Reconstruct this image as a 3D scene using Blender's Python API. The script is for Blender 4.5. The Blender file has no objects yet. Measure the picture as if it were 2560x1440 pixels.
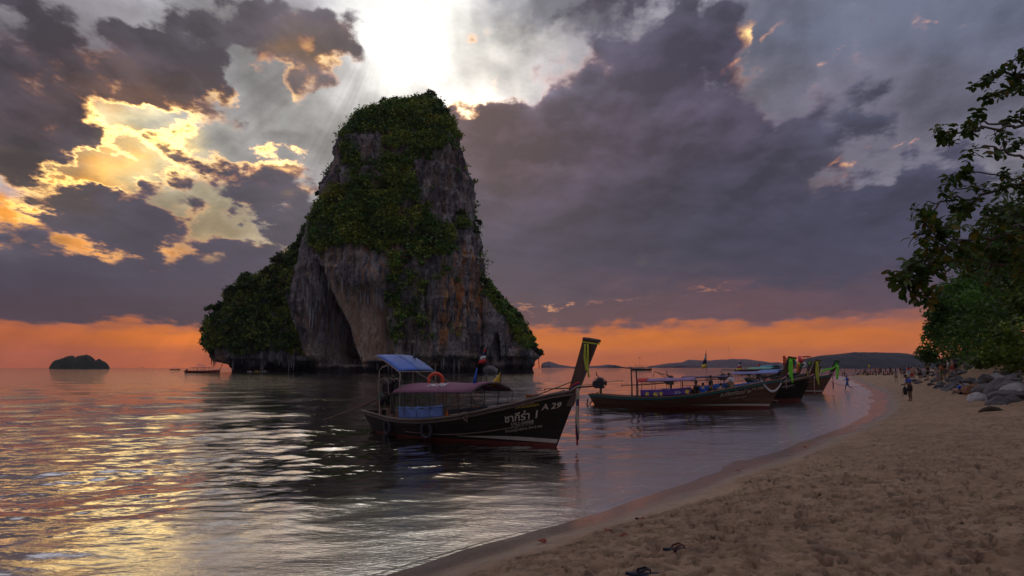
import bpy, bmesh, math, random
import numpy as np
from mathutils import Vector, Matrix
from math import sin, cos, pi, radians as R, sqrt, atan2

random.seed(7); rng = np.random.default_rng(7)
scene = bpy.context.scene
col = scene.collection

# ------------------------------------------------------------------ camera
CAMZ = 2.4
FPX = 1707.0                                   # focal length in photo pixels (2560 wide)
PITCH = math.atan(199.0 / FPX)
cam_d = bpy.data.cameras.new('camera'); cam = bpy.data.objects.new('camera', cam_d); col.objects.link(cam)
cam.location = (0, 0, CAMZ); cam.rotation_euler = (pi / 2 + PITCH, 0, 0)
cam_d.sensor_width = 36; cam_d.lens = 36 * FPX / 2560; cam_d.clip_start = 0.1; cam_d.clip_end = 30000
scene.camera = cam

def ray(px, py):
    cx = (px - 1280) / FPX; cy = (720 - py) / FPX
    return Vector((cx, cos(PITCH) - sin(PITCH) * cy, sin(PITCH) + cos(PITCH) * cy))
def at(px, py, Y):                             # the place seen at that direction, Y metres out
    d = ray(px, py); return Vector((0, 0, CAMZ)) + d * (Y / d.y)
def ground(px, py, z=0.0):
    d = ray(px, py); return Vector((0, 0, CAMZ)) + d * ((z - CAMZ) / d.z)
def azel(px, py):
    d = ray(px, py); return (math.degrees(atan2(d.x, d.y)), math.degrees(math.asin(d.z / d.length)))
def lin(c):
    return tuple(((v / 255) / 12.92 if v / 255 <= 0.04045 else ((v / 255 + 0.055) / 1.055) ** 2.4) for v in c)

# ------------------------------------------------------------------ view and render settings
scene.view_settings.view_transform = 'Standard'; scene.view_settings.look = 'None'
scene.view_settings.exposure = 0.0; scene.view_settings.gamma = 1.0
scene.view_settings.use_curve_mapping = False
cy = scene.cycles
cy.use_denoising = True
try: cy.denoiser = 'OPENIMAGEDENOISE'
except Exception: pass
cy.max_bounces = 6; cy.diffuse_bounces = 2; cy.glossy_bounces = 3; cy.transmission_bounces = 3
cy.transparent_max_bounces = 10; cy.volume_bounces = 0
cy.caustics_reflective = False; cy.caustics_refractive = False
cy.sample_clamp_indirect = 4.0
cy.use_adaptive_sampling = True; cy.adaptive_threshold = 0.02

# ------------------------------------------------------------------ world: evening sky with broken cloud
SUN_AZ, SUN_EL = azel(1075, 95)
world = bpy.data.worlds.new('World'); scene.world = world; world.use_nodes = True
wt = world.node_tree; wt.nodes.clear()
class NT:
    def __init__(s, tree): s.t = tree
    def n(s, typ, **kw):
        nd = s.t.nodes.new(typ)
        for k, v in kw.items(): setattr(nd, k, v)
        return nd
    def put(s, sock, v):
        if isinstance(v, bpy.types.NodeSocket): s.t.links.new(v, sock)
        elif v is not None: sock.default_value = v
    def m(s, op, a, b=None, c=None, clamp=False):
        nd = s.n('ShaderNodeMath', operation=op); nd.use_clamp = clamp
        s.put(nd.inputs[0], a); s.put(nd.inputs[1], b)
        if c is not None: s.put(nd.inputs[2], c)
        return nd.outputs[0]
    def v(s, op, a, b=None, c=None, out=0):
        nd = s.n('ShaderNodeVectorMath', operation=op)
        s.put(nd.inputs[0], a); s.put(nd.inputs[1], b)
        if c is not None: s.put(nd.inputs[2], c)
        return nd.outputs[out]
    def scale(s, a, f):
        nd = s.n('ShaderNodeVectorMath', operation='SCALE'); s.put(nd.inputs[0], a); s.put(nd.inputs['Scale'], f)
        return nd.outputs[0]
    def mr(s, x, a, b, c, d, smooth=True):
        nd = s.n('ShaderNodeMapRange'); nd.interpolation_type = 'SMOOTHSTEP' if smooth else 'LINEAR'
        s.put(nd.inputs[0], x)
        for i, q in enumerate((a, b, c, d)): s.put(nd.inputs[i + 1], q)
        return nd.outputs[0]
    def noise(s, vec, scale, detail=4, rough=0.5, dist=0.0, color=False, dims='2D'):
        nd = s.n('ShaderNodeTexNoise'); nd.noise_dimensions = dims
        s.put(nd.inputs['Vector'], vec); s.put(nd.inputs['Scale'], scale); s.put(nd.inputs['Detail'], detail)
        s.put(nd.inputs['Roughness'], rough); s.put(nd.inputs['Distortion'], dist)
        return nd.outputs['Color' if color else 'Fac']
    def mix(s, f, a, b, mode='MIX'):
        nd = s.n('ShaderNodeMix', data_type='RGBA', blend_type=mode)
        s.put(nd.inputs[0], f)
        for k, q in ((6, a), (7, b)):
            if isinstance(q, tuple) and len(q) == 3: q = (*q, 1)
            s.put(nd.inputs[k], q)
        return nd.outputs[2]
    def sep(s, vec): 
        nd = s.n('ShaderNodeSeparateXYZ'); s.put(nd.inputs[0], vec); return nd.outputs
    def comb(s, x, y, z):
        nd = s.n('ShaderNodeCombineXYZ'); s.put(nd.inputs[0], x); s.put(nd.inputs[1], y); s.put(nd.inputs[2], z); return nd.outputs[0]

W = NT(wt)
def ell(px, py, rx, ry, rot=0):
    """direction-space ellipse (degrees) from photo pixels; rot>0 tilts its right end up"""
    a, e = azel(px, py)
    a2, _ = azel(px + 40, py); _, e2 = azel(px, py - 40)
    kx = (a2 - a) / 40; ky = (e2 - e) / 40
    return a, e, rx * kx, ry * ky, rot
def kern(P, px, py, rx, ry, rot=0, w=1.0):
    a, e, sx, sy, rt = ell(px, py, rx, ry, rot)
    if rt == 0:
        q = W.v('MULTIPLY_ADD', P, (1 / sx, 1 / sy, 0), (-a / sx, -e / sy, 0))
    else:
        c_, s_ = cos(R(rt)), sin(R(rt))
        q = W.comb(W.m('ADD', W.v('DOT_PRODUCT', P, (c_ / sx, s_ / sx, 0), out=1), -(a * c_ + e * s_) / sx),
                   W.m('ADD', W.v('DOT_PRODUCT', P, (-s_ / sy, c_ / sy, 0), out=1), -(-a * s_ + e * c_) / sy), 0.0)
    return W.mr(W.v('LENGTH', q, out=1), 0.0, 2.0, w, 0.0)

tc = W.n('ShaderNodeTexCoord').outputs['Generated']
x, y, z = W.sep(tc)
AZ = W.m('MULTIPLY', W.m('ARCTAN2', x, y), 180 / pi)
EL = W.m('MULTIPLY', W.m('ARCSINE', z), 180 / pi)
P0 = W.comb(AZ, EL, 0.0)
den = W.m('ADD', W.m('MAXIMUM', z, 0.0), 0.22)
Q = W.v('DIVIDE', tc, W.comb(den, den, den))
Q = W.v('MULTIPLY', Q, (1.0, 0.8, 0.0))
# domain warp (two scales) so that outlines billow
wc = W.noise(Q, 2.2, 2, 0.5, color=True)
wc2 = W.noise(Q, 9.0, 4, 0.55, color=True)
W1 = W.v('MULTIPLY', W.v('SUBTRACT', wc, (0.5, 0.5, 0.5)), (6.5, 5.5, 0))
W2 = W.v('MULTIPLY', W.v('SUBTRACT', wc2, (0.5, 0.5, 0.5)), (4.5, 3.8, 0))
calm = W.mr(EL, 0.5, 14.0, 0.22, 1.0)
P = W.v('ADD', P0, W.scale(W.v('ADD', W1, W2), calm))

BLOBS = [  # px, py, rx, ry, rot, weight : where cloud stands
 (250, 150, 200, 60, 0, .35), (360, 430, 50, 12, -30, .7), (130, 410, 120, 24, 15, .6), (60, 330, 120, 40, 0, .4), (90, 545, 120, 20, -5, .6), (400, 540, 80, 30, 0, .5), (260, 510, 80, 26, 0, .4), (950, 150, 40, 14, 30, .4), (870, 130, 40, 20, 20, .4), (1180, 85, 60, 16, 15, .75), (1120, 30, 60, 16, 0, .5), (1240, 60, 50, 20, 0, .6), (280, 385, 46, 16, 10, .55), (180, 350, 60, 14, 0, .5), (330, 500, 90, 14, -20, .6), (450, 380, 20, 10, 0, .4), (520, 450, 50, 10, -40, .5), (570, 370, 50, 8, -25, .5), (520,350,24,14,0,.5), (500, 70, 110, 50, 0, .55), (560, 100, 60, 40, 0, .3), (330, 70, 120, 34, 0, .35), (120, 380, 90, 30, 10, .5), (200, 470, 60, 16, -25, .5), (440, 470, 70, 14, -25, .45), (470, 540, 60, 20, 0, .5), (110, 590, 60, 16, 0, .5), (260, 360, 40, 14, 0, .35),
 (-60, 150, 260, 150, 0, 1.0), (150, 240, 190, 70, 0, .75), (360, 200, 150, 70, 20, .95), (440, 230, 110, 60, -10, .6), (440, 120, 80, 50, 0, .4), (640, 40, 190, 70, -8, .95), (430, 60, 110, 40, 0, .35), (800, 60, 60, 40, 0, .4), (230, 80, 110, 30, 20, .45),
 (715, 150, 65, 60, -20, 1.1), (735, 260, 50, 70, 10, 1.15), (690, 130, 70, 30, 0, .5),
 (20, 340, 120, 50, 0, .95), (555, 270, 34, 20, -20, .6), (70, 450, 120, 46, -20, .95), (170, 520, 170, 38, -25, .95), (330, 560, 140, 46, -15, 1.05),
 (20, 600, 70, 24, 0, .8), (420, 580, 110, 34, 0, .75), (395, 385, 34, 16, 20, .8), (225, 395, 60, 22, 0, .7), (420, 430, 24, 12, 0, .6), (330, 470, 90, 12, -28, .5), (500, 370, 60, 14, -40, .35), (760, 400, 60, 10, -25, .45), (560, 400, 40, 8, -30, .35),
 (620, 490, 85, 55, 0, 1.15), (700, 480, 90, 52, 0, 1.1), (700, 560, 50, 50, -20, 1.0),
 (120, 640, 160, 20, 0, .6), (60, 720, 420, 85, 0, 1.2), (430, 720, 330, 85, 0, 1.2), (640, 650, 110, 45, 0, .9), (540, 640, 60, 40, 0, .5), (950, 760, 300, 70, 0, 1.2),
 (1620, 60, 180, 90, 0, 1.1), (1640, 640, 110, 50, 0, .5), (1400, 440, 90, 50, 0, .4), (1790, 110, 110, 70, 20, 1.0), (1420, 40, 60, 40, 20, .6), (1490, 130, 70, 60, -30, .5),
 (1230, 300, 90, 60, 30, 1.0), (1400, 330, 160, 100, 0, 1.1), (1620, 300, 260, 130, 0, 1.3), (1830, 290, 90, 90, 0, .8),
 (1350, 560, 300, 180, 0, 1.4), (1750, 500, 300, 120, 0, 1.3), (1900, 420, 80, 60, 0, .5), (2350, 620, 450, 100, 0, 1.1), (1950, 600, 300, 80, 0, 1.0), (1500, 700, 260, 56, 0, 1.0),
 (2000, 735, 700, 50, -1, 1.1), (2400, 470, 200, 70, 40, .9), (2230, 330, 90, 22, 30, .55),
 (2240, 240, 130, 20, 15, .3), (2080, 300, 70, 16, 40, .3), (920, 255, 20, 14, 0, .6), (1170, 100, 50, 12, 10, .45), (1100, 800, 500, 30, 0, .75), (1500, 815, 130, 18, 0, .7), (2100, 775, 500, 16, 2, .6),
]
HOLES = [  # gaps in it
 (300, 330, 60, 26, -15, .9), (200, 420, 60, 24, 0, .7), (330, 430, 80, 30, 0, 1.0), (420, 430, 60, 34, 20, .6), (1060, 120, 130, 110, 30, .9), (1230, 190, 50, 20, 30, .5),
 (560, 160, 50, 60, 0, .6), (600, 320, 70, 80, 0, .8), (850, 330, 60, 110, 0, .8), (640, 230, 30, 60, 0, .5), (1960, 200, 80, 50, 40, .8), (170, 110, 60, 20, 30, .4), (300, 30, 120, 26, 0, .5),
 (480, 620, 120, 8, 10, .5), (1990, 60, 80, 50, 0, .6), (230, 600, 60, 12, 0, .5), (60, 560, 80, 12, 0, .5), (1100, 420, 30, 100, 0, .4),
 (200, 870, 600, 40, 0, 1.3), (600, 868, 300, 36, 0, 1.0), (1900, 872, 700, 52, 0, 1.3), (2450, 800, 250, 34, 0, .7), (2150, 815, 200, 20, 4, .5),
]
CLEAR = [  # open sky seen between clouds (values above 255 are brighter than the film's white)
 (1070, 110, 140, 120, (258, 256, 250), 6), (960, 50, 110, 60, (250, 250, 248), 3), (1180, 150, 90, 80, (262, 255, 245), 3), (685, 290, 22, 40, (250, 250, 245), 1.5),
 (800, 290, 46, 46, (240, 240, 238), 1.5), (600, 150, 180, 110, (138, 137, 138), 2), (880, 180, 100, 80, (172, 172, 172), 1.8), (600, 340, 120, 90, (152, 150, 148), 2), (905, 250, 50, 26, (245, 245, 240), 1.5),
 (830, 360, 120, 100, (150, 148, 147), 1.8), (295, 325, 30, 18, (310, 290, 220), 4), (320, 405, 50, 16, (285, 225, 110), 3), (390, 340, 80, 30, (190, 186, 176), 3), (230, 350, 60, 16, (200, 180, 140), 2), (470, 430, 60, 50, (190, 184, 168), 2), (240, 455, 60, 14, (300, 200, 50), 3), (150, 400, 110, 40, (150, 132, 105), 2.5), (300, 370, 80, 16, (190, 175, 150), 2), (380, 280, 36, 12, (265, 240, 190), 2), (190, 300, 90, 20, (230, 150, 50), 1.5),
 (415, 410, 46, 34, (292, 250, 150), 3), (30, 520, 90, 26, (262, 165, 30), 2.5), (60, 580, 120, 30, (214, 150, 70), 2.5), (200, 490, 50, 12, (300, 200, 50), 2.5), (470, 500, 110, 50, (176, 162, 132), 1.8), (620, 620, 140, 30, (186, 166, 126), 1.8), (350, 605, 110, 14, (262, 165, 60), 2.2),
 (520, 560, 80, 30, (180, 158, 118), 1.6), (110, 600, 120, 20, (250, 160, 60), 2), (210, 380, 90, 30, (190, 165, 120), 1.0),
 (40, 620, 80, 20, (235, 170, 80), 1), (100, 845, 330, 22, (192, 94, 32), 4), (420, 858, 160, 18, (238, 125, 8), 5), (250, 900, 500, 16, (178, 84, 42), 4),
 (640, 850, 120, 20, (250, 125, 10), 3), (950, 856, 220, 22, (225, 118, 22), 4), (950, 900, 260, 14, (178, 86, 44), 4), (1450, 858, 250, 22, (208, 108, 26), 4), (1420, 903, 250, 13, (182, 90, 46), 4),
 (1900, 845, 350, 24, (206, 110, 30), 5), (1900, 900, 400, 13, (182, 94, 46), 4), (2300, 855, 250, 24, (192, 100, 44), 4), (2200, 895, 200, 14, (178, 92, 54), 2),
 (300, 800, 600, 20, (120, 66, 62), 3), (1000, 805, 300, 20, (130, 74, 66), 3), (1500, 800, 300, 18, (150, 80, 62), 3), (2050, 790, 250, 18, (160, 88, 66), 3), (2450, 790, 160, 24, (150, 90, 72), 2.5),
 (2350, 745, 260, 22, (112, 80, 84), 1.5), (1350, 770, 150, 10, (235, 110, 50), 2), (1960, 60, 160, 90, (100, 104, 124), 2), (2300, 60, 300, 110, (88, 95, 116), 2), (1350, 30, 120, 60, (118, 120, 132), 1.5), (2080, 220, 200, 90, (106, 104, 120), 2), (2400, 200, 240, 110, (92, 92, 110), 2),
 (2200, 350, 240, 110, (98, 94, 110), 1.5), (1980, 330, 90, 90, (104, 96, 112), 1.5), (2450, 640, 300, 120, (76, 74, 92), 1), (1600, 450, 260, 110, (100, 92, 106), 1.5), (1600, 640, 420, 70, (88, 80, 98), 2), (300, 715, 420, 50, (92, 76, 86), 2), (2050, 620, 300, 80, (84, 80, 98), 1.5), (100, 60, 200, 120, (116, 110, 116), 1),
]
CLOUD = [  # body of the clouds
 (90, 90, 330, 130, (84, 74, 78), 1.6), (40, 270, 220, 80, (78, 68, 72), 1.5), (330, 220, 180, 70, (104, 82, 72), 1.5), (620, 50, 260, 80, (92, 84, 88), 1.6), (740, 130, 70, 50, (120, 95, 70), 1.2), (735, 270, 60, 60, (110, 98, 92), 1.2),
 (60, 380, 160, 60, (92, 78, 70), 1.4), (250, 540, 220, 60, (88, 80, 88), 1.5), (90, 470, 140, 50, (100, 82, 60), 1.3), (430, 600, 160, 40, (82, 76, 88), 1.5), (650, 500, 130, 80, (84, 78, 88), 2), (390, 390, 60, 40, (170, 135, 80), 1.0),
 (560, 280, 60, 40, (110, 104, 104), 1.2), (300, 250, 110, 40, (140, 98, 62), 2.0), (130, 260, 90, 30, (110, 82, 70), 1.5), (710, 150, 50, 30, (165, 120, 70), 1.5), (700, 430, 60, 16, (190, 150, 100), 1.5), (740, 395, 90, 30, (110, 106, 106), 1), (620, 660, 250, 70, (80, 74, 90), 1.5), (100, 700, 300, 60, (74, 66, 80), 1.5), (300, 790, 500, 50, (78, 62, 76), 2), (60, 800, 200, 30, (96, 64, 66), 1),
 (1560, 60, 260, 70, (88, 84, 98), 2), (1700, 150, 200, 70, (82, 76, 92), 2), (1200, 250, 70, 50, (104, 82, 84), 1.5), (1250, 360, 120, 90, (100, 78, 84), 1.8), (1400, 450, 160, 130, (84, 70, 82), 1.5), (1650, 330, 200, 100, (86, 74, 88), 1.6),
 (1700, 470, 230, 70, (66, 62, 78), 2.5), (1880, 280, 80, 90, (72, 68, 84), 1.5), (1350, 620, 200, 90, (78, 72, 90), 1.8), (1700, 620, 300, 70, (66, 64, 82), 2), (1500, 720, 300, 35, (92, 74, 88), 1.6), (1850, 660, 300, 40, (72, 68, 86), 1.6),
 (1850, 735, 260, 26, (112, 78, 84), 1.5), (1500, 800, 300, 35, (108, 76, 82), 1.8), (1950, 790, 300, 25, (112, 80, 86), 1.6), (2200, 560, 350, 90, (72, 72, 92), 1.6), (2400, 430, 220, 90, (78, 76, 94), 1.5), (2350, 680, 250, 50, (80, 74, 92), 1.5), (2300, 740, 300, 30, (104, 80, 88), 1.2),
 (2180, 320, 130, 50, (74, 76, 92), 1.5), (1150, 800, 200, 60, (95, 70, 76), 1),
]
LIT = [  # where the hidden sun catches cloud rims and thin cloud
 (300, 320, 90, 50, 0, 1.2), (250, 430, 150, 60, 0, 1.0), (420, 400, 80, 60, 0, 1.2), (100, 500, 150, 60, 0, .6), (690, 420, 110, 28, 10, 1.3), (560,440,60,16,0,.8), (760, 150, 70, 60, 0, .8), (680, 260, 26, 60, 0, .9), (520, 238, 50, 16, 0, .9),
 (380, 240, 60, 40, 0, .7), (250, 230, 160, 60, 0, .35), (350, 600, 120, 20, 0, .6), (1180, 220, 80, 40, 35, 1.1), (1200, 100, 70, 26, 10, .9), (1350, 200, 120, 30, 0, .25), (1880, 115, 60, 16, 38, 1.6), (1930, 90, 22, 22, 0, 1.0),
 (2130, 405, 45, 12, 40, 1.6), (2300, 345, 40, 9, 40, 1.8), (2100, 115, 30, 9, 25, .8), (2050, 145, 30, 9, 15, .7), (1350, 768, 150, 9, 3, .35), (1900,215,30,8,0,.6),
 (60, 540, 60, 30, 0, .6), (500, 570, 30, 16, 0, .5), (640, 630, 100, 10, -20, .5),(2330,60,18,5,0,.5),(1790,720,60,7,0,.4),(1570,745,40,7,0,.35),(210,640,70,9,0,.35),(60,720,90,9,-10,.25),
]

AZS = np.concatenate([np.linspace(-41, 2, 21), np.linspace(6, 41, 10)])
ELS = np.linspace(-1.0, 34.0, 22)
GA, GE = np.meshgrid(AZS, ELS); GE = np.maximum(GE, .6)          # at and below the horizon the lowest colours go on
def nk(px, py, rx, ry, rot=0, w=1.0):
    a, e, sx, sy, rt = ell(px, py, rx, ry, rot)
    c_, s_ = cos(R(rt)), sin(R(rt)); dx, dy = GA - a, GE - e
    r = np.sqrt(((dx * c_ + dy * s_) / max(sx, 1.0)) ** 2 + ((-dx * s_ + dy * c_) / max(sy, .75)) ** 2)
    t = np.clip(r / 2.0, 0, 1); return w * (1 - t * t * (3 - 2 * t))
def nfield(pts, default, w0):
    acc = np.zeros(GA.shape + (3,)) + np.array(lin(default)) * w0; ws = np.full(GA.shape, w0)
    for (px, py, rx, ry, c, *wt_) in pts:
        k = nk(px, py, rx, ry, 0, wt_[0] if wt_ else 1.0)
        acc += k[..., None] * np.array(lin(c)); ws += k
    return acc / ws[..., None]
TD = np.minimum(sum(nk(*b) for b in BLOBS), 1.25) - sum(nk(*b) for b in HOLES)
TL = sum(nk(*b) for b in LIT)
TCLEAR = nfield(CLEAR, (196, 192, 204), .10); TCLOUD = nfield(CLOUD, (154, 148, 160), .10)  # off-frame defaults brightened to throw fill light on rock and sand
def ramp_pos(u): return (u - AZS[0]) / (AZS[-1] - AZS[0])
def ramp(fac, rgb, al):
    nd = W.n('ShaderNodeValToRGB'); W.put(nd.inputs[0], fac); cr = nd.color_ramp
    while len(cr.elements) > 1: cr.elements.remove(cr.elements[-1])
    cr.elements[0].position = 0.0
    for i in range(1, len(AZS)): cr.elements.new(float(ramp_pos(AZS[i])))
    for i in range(len(AZS)):
        cr.elements[i].color = (*[float(v) for v in rgb[i]], float(al[i]))
    return nd.outputs[0], nd.outputs[1]
pa, pe, _ = W.sep(P)
def table(rgb, al):
    acc = aa = None; fa0 = W.m('MULTIPLY_ADD', pa, 1 / (AZS[-1] - AZS[0]), -AZS[0] / (AZS[-1] - AZS[0])); fa = fa0
    for i in range(len(ELS)):
        if i % 4 == 3: fa = W.m('MULTIPLY_ADD', aa, 1e-9, fa0)
        c, a_ = ramp(fa, rgb[i], al[i])
        if acc is None: acc, aa = c, a_; continue
        t = W.mr(pe, float(ELS[i - 1]), float(ELS[i]), 0.0, 1.0)
        acc = W.mix(t, acc, c); fm = W.n('ShaderNodeMix', data_type='FLOAT')
        W.put(fm.inputs[0], t); W.put(fm.inputs[2], aa); W.put(fm.inputs[3], a_); aa = fm.outputs[0]
    return acc, aa
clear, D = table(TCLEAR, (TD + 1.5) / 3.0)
cloud, L = table(TCLOUD, TL / 2.0)
D = W.m('MULTIPLY_ADD', D, 3.0, -1.5); L = W.m('MULTIPLY', L, 2.0)
# beyond the frame: broken cloud of its own
far = W.mr(W.v('LENGTH', W.v('MULTIPLY', W.v('SUBTRACT', P0, (0., 14., 0.)), (1 / 48, 1 / 26, 0)), out=1), .9, 1.5, 0.0, 0.55)
D = W.m('ADD', D, far)
calm2 = W.m('MULTIPLY', W.mr(EL, 1.0, 12.0, 0.3, 1.0), W.mr(AZ, -14.0, 2.0, 1.35, 1.0))
nb = W.noise(Q, 3.2, 8, 0.56)
sun_off = (0.05, 0.06, 0)
nb2 = W.noise(W.v('ADD', Q, sun_off), 3.2, 8, 0.56)
nf = W.noise(Q, 13.0, 6, 0.6)
Dn = W.m('ADD', D, W.m('MULTIPLY', W.m('SUBTRACT', nb, 0.5), W.m('MULTIPLY', calm2, 2.2)))
Dn = W.m('ADD', Dn, W.m('MULTIPLY', W.m('SUBTRACT', nf, 0.5), W.m('MULTIPLY', calm2, 1.3)))
relief = W.m('SUBTRACT', nb, nb2)
alpha = W.mr(Dn, W.mr(EL, 2., 9., .22, .34), W.mr(EL, 2., 9., 1.0, .84), 0.0, 1.0)
# cloud shading: billows lighter towards the sun, darker in their cores
sh = W.m('MULTIPLY_ADD', relief, W.mr(EL, 5.0, 22.0, -0.3, -2.6), 0.76)
sh = W.m('MULTIPLY', sh, W.m('MULTIPLY_ADD', nf, 0.24, 0.88))
sh = W.m('MAXIMUM', W.m('MINIMUM', sh, 1.7), 0.55)
cloud = W.v('MULTIPLY', W.scale(cloud, sh), (.90, .91, 1.08))
rim = W.m('MULTIPLY', W.mr(Dn, 0.30, 0.58, 0.0, 1.0), W.mr(Dn, 0.58, 1.0, 1.0, 0.0))
rim = W.m('MULTIPLY', rim, L)
# shafts of light fanning down from the hidden sun
sa, se = azel(1000, -60)
ang = W.m('ARCTAN2', W.m('SUBTRACT', AZ, sa), W.m('SUBTRACT', se, EL))
shaft_n = W.noise(W.comb(W.m('MULTIPLY', ang, 9.0), 0.0, 0.0), 1.0, 3, .6)
shaft_m = W.m('MULTIPLY', W.mr(W.m('ABSOLUTE', W.m('ADD', ang, .55)), 0.0, .75, 1.0, 0.0), W.mr(W.m('SUBTRACT', se, EL), 3.0, 9.0, 0.0, 1.0))
clear = W.scale(clear, W.m('MULTIPLY_ADD', W.m('MULTIPLY', W.m('SUBTRACT', shaft_n, .5), shaft_m), 1.1, 1.0))
streak = None
for b in [(1885, 115, 55, 10, 38, 1.0), (2130, 408, 42, 7, 42, 1.0), (2085, 412, 24, 5, 5, .7), (2308, 343, 30, 5, 42, 1.1), (2252, 362, 16, 5, 10, .7), (2105, 118, 20, 6, 30, .6), (2045, 148, 22, 6, 20, .6), (2325, 62, 16, 4, 0, .5),
          (1785, 722, 40, 5, 8, .5), (1380, 766, 90, 4, 4, .7), (1575, 748, 30, 5, -8, .4), (1150, 245, 30, 8, 45, .9), (1230, 215, 22, 6, 10, .7), (690, 420, 50, 9, 8, .9), (735, 428, 24, 12, 0, .9), (565, 442, 34, 5, 5, .8), (790, 135, 24, 16, -50, .8), (650, 155, 24, 12, 20, .7)]:
    k = kern(W.v('MULTIPLY_ADD', L if streak is None else streak, (1e-9, 1e-9, 1e-9), W.v('ADD', P0, W.scale(W2, 0.8))), *b)
    streak = k if streak is None else W.m('ADD', streak, k)
streak = W.m('MULTIPLY', streak, W.mr(nf, 0.44, 0.60, 0.0, 1.0))
clear = W.scale(clear, W.m('MULTIPLY_ADD', W.m('ADD', W.mr(nb, .30, .68, 0., 1.), W.m('MULTIPLY', W.m('SUBTRACT', nf, .5), .5)), W.mr(EL, 3., 10., .06, .62), W.mr(EL, 3., 10., .97, .66)))
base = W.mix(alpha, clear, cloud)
wisp = W.m('ADD', 0.88, W.m('MULTIPLY', nb, 0.24))
base = W.scale(base, wisp)
gold = W.mix(W.m('MINIMUM', rim, 1.0), lin((190, 105, 50)), lin((255, 215, 120)))
glow = W.scale(gold, W.m('MULTIPLY', rim, 1.5))
skyc = W.v('ADD', W.v('ADD', base, glow), W.scale(W.mix(W.m('MINIMUM', streak, 1.0), lin((215, 115, 60)), lin((250, 190, 100))), W.m('MULTIPLY', streak, .75)))
nis = W.n('ShaderNodeTexSky', sky_type='NISHITA'); nis.sun_disc = False
nis.sun_elevation = R(SUN_EL); nis.sun_rotation = R(SUN_AZ); nis.air_density = 1.5; nis.dust_density = 2.0
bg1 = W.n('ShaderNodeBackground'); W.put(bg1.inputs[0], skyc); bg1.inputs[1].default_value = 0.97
bg2 = W.n('ShaderNodeBackground'); W.put(bg2.inputs[0], nis.outputs[0]); bg2.inputs[1].default_value = 0.002
ad = W.n('ShaderNodeAddShader'); wo = W.n('ShaderNodeOutputWorld')
wt.links.new(bg1.outputs[0], ad.inputs[0]); wt.links.new(bg2.outputs[0], ad.inputs[1]); wt.links.new(ad.outputs[0], wo.inputs[0])
world.cycles.sampling_method = 'MANUAL'; world.cycles.sample_map_resolution = 512

sun_d = bpy.data.lights.new('sun', 'SUN'); sun = bpy.data.objects.new('sun', sun_d); col.objects.link(sun)
sun_d.energy = 0.05; sun_d.angle = R(24); sun_d.color = (1.0, 0.72, 0.42)
sd = Vector((sin(R(SUN_AZ)) * cos(R(SUN_EL)), cos(R(SUN_AZ)) * cos(R(SUN_EL)), sin(R(SUN_EL))))
sun.rotation_euler = (-sd).to_track_quat('-Z', 'Y').to_euler(); sun.location = sd * 500
# ------------------------------------------------------------------ numeric helpers
def _hash(ix, iy, iz, seed):
    h = (ix.astype(np.int64) * 374761393 + iy.astype(np.int64) * 668265263 + iz.astype(np.int64) * 2147483647 + seed * 1274126177) & 0xFFFFFFFF
    h = ((h ^ (h >> 13)) * 1274126177) & 0xFFFFFFFF
    h = ((h ^ (h >> 16)) * 2246822519) & 0xFFFFFFFF
    return ((h ^ (h >> 15)) & 0xFFFFFF) / float(0xFFFFFF)
def vnoise(x, y, z=None, seed=0):
    """smooth value noise, about -1..1"""
    x = np.asarray(x, float); y = np.asarray(y, float)
    z = np.zeros_like(x) if z is None else np.asarray(z, float)
    fx, fy, fz = np.floor(x), np.floor(y), np.floor(z)
    tx, ty, tz = x - fx, y - fy, z - fz
    tx, ty, tz = [t * t * t * (t * (t * 6 - 15) + 10) for t in (tx, ty, tz)]
    r = 0
    flat = not np.any(tz)
    for dz in ((0,) if flat else (0, 1)):
        wz = 1 if flat else (tz if dz else 1 - tz)
        for dy in (0, 1):
            wy = ty if dy else 1 - ty
            for dx in (0, 1):
                r = r + (tx if dx else 1 - tx) * wy * wz * _hash(fx + dx, fy + dy, fz + dz, seed)
    return r * 2 - 1
def fbm(x, y, z=None, oct=4, gain=.5, seed=0, ridge=False):
    a, s, n = 1.0, 0, 0
    for i in range(oct):
        v = vnoise(x, y, z, seed + i * 17)
        if ridge: v = 1 - 2 * np.abs(v)
        s = s + a * v; n += a; a *= gain
        x = x * 2.03 + 5.1; y = y * 2.03 + 1.7
        if z is not None: z = z * 2.03 + 9.2
    return s / n
def sstep(a, b, x):
    t = np.clip((x - a) / (b - a), 0, 1); return t * t * (3 - 2 * t)
def poly_dist(x, y, pts):
    """signed distance to an open polyline, positive on its right-hand side"""
    best = np.full(x.shape, 1e18); sg = np.zeros(x.shape)
    for (ax, ay), (bx, by) in zip(pts[:-1], pts[1:]):
        dx, dy = bx - ax, by - ay; L2 = dx * dx + dy * dy
        t = np.clip(((x - ax) * dx + (y - ay) * dy) / L2, 0, 1)
        qx, qy = x - (ax + t * dx), y - (ay + t * dy); d = qx * qx + qy * qy
        cr = dy * (x - ax) - dx * (y - ay)
        m = d < best - 1e-9
        best = np.where(m, d, best); sg = np.where(m, np.sign(cr), sg)
    return np.sqrt(best) * sg

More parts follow.
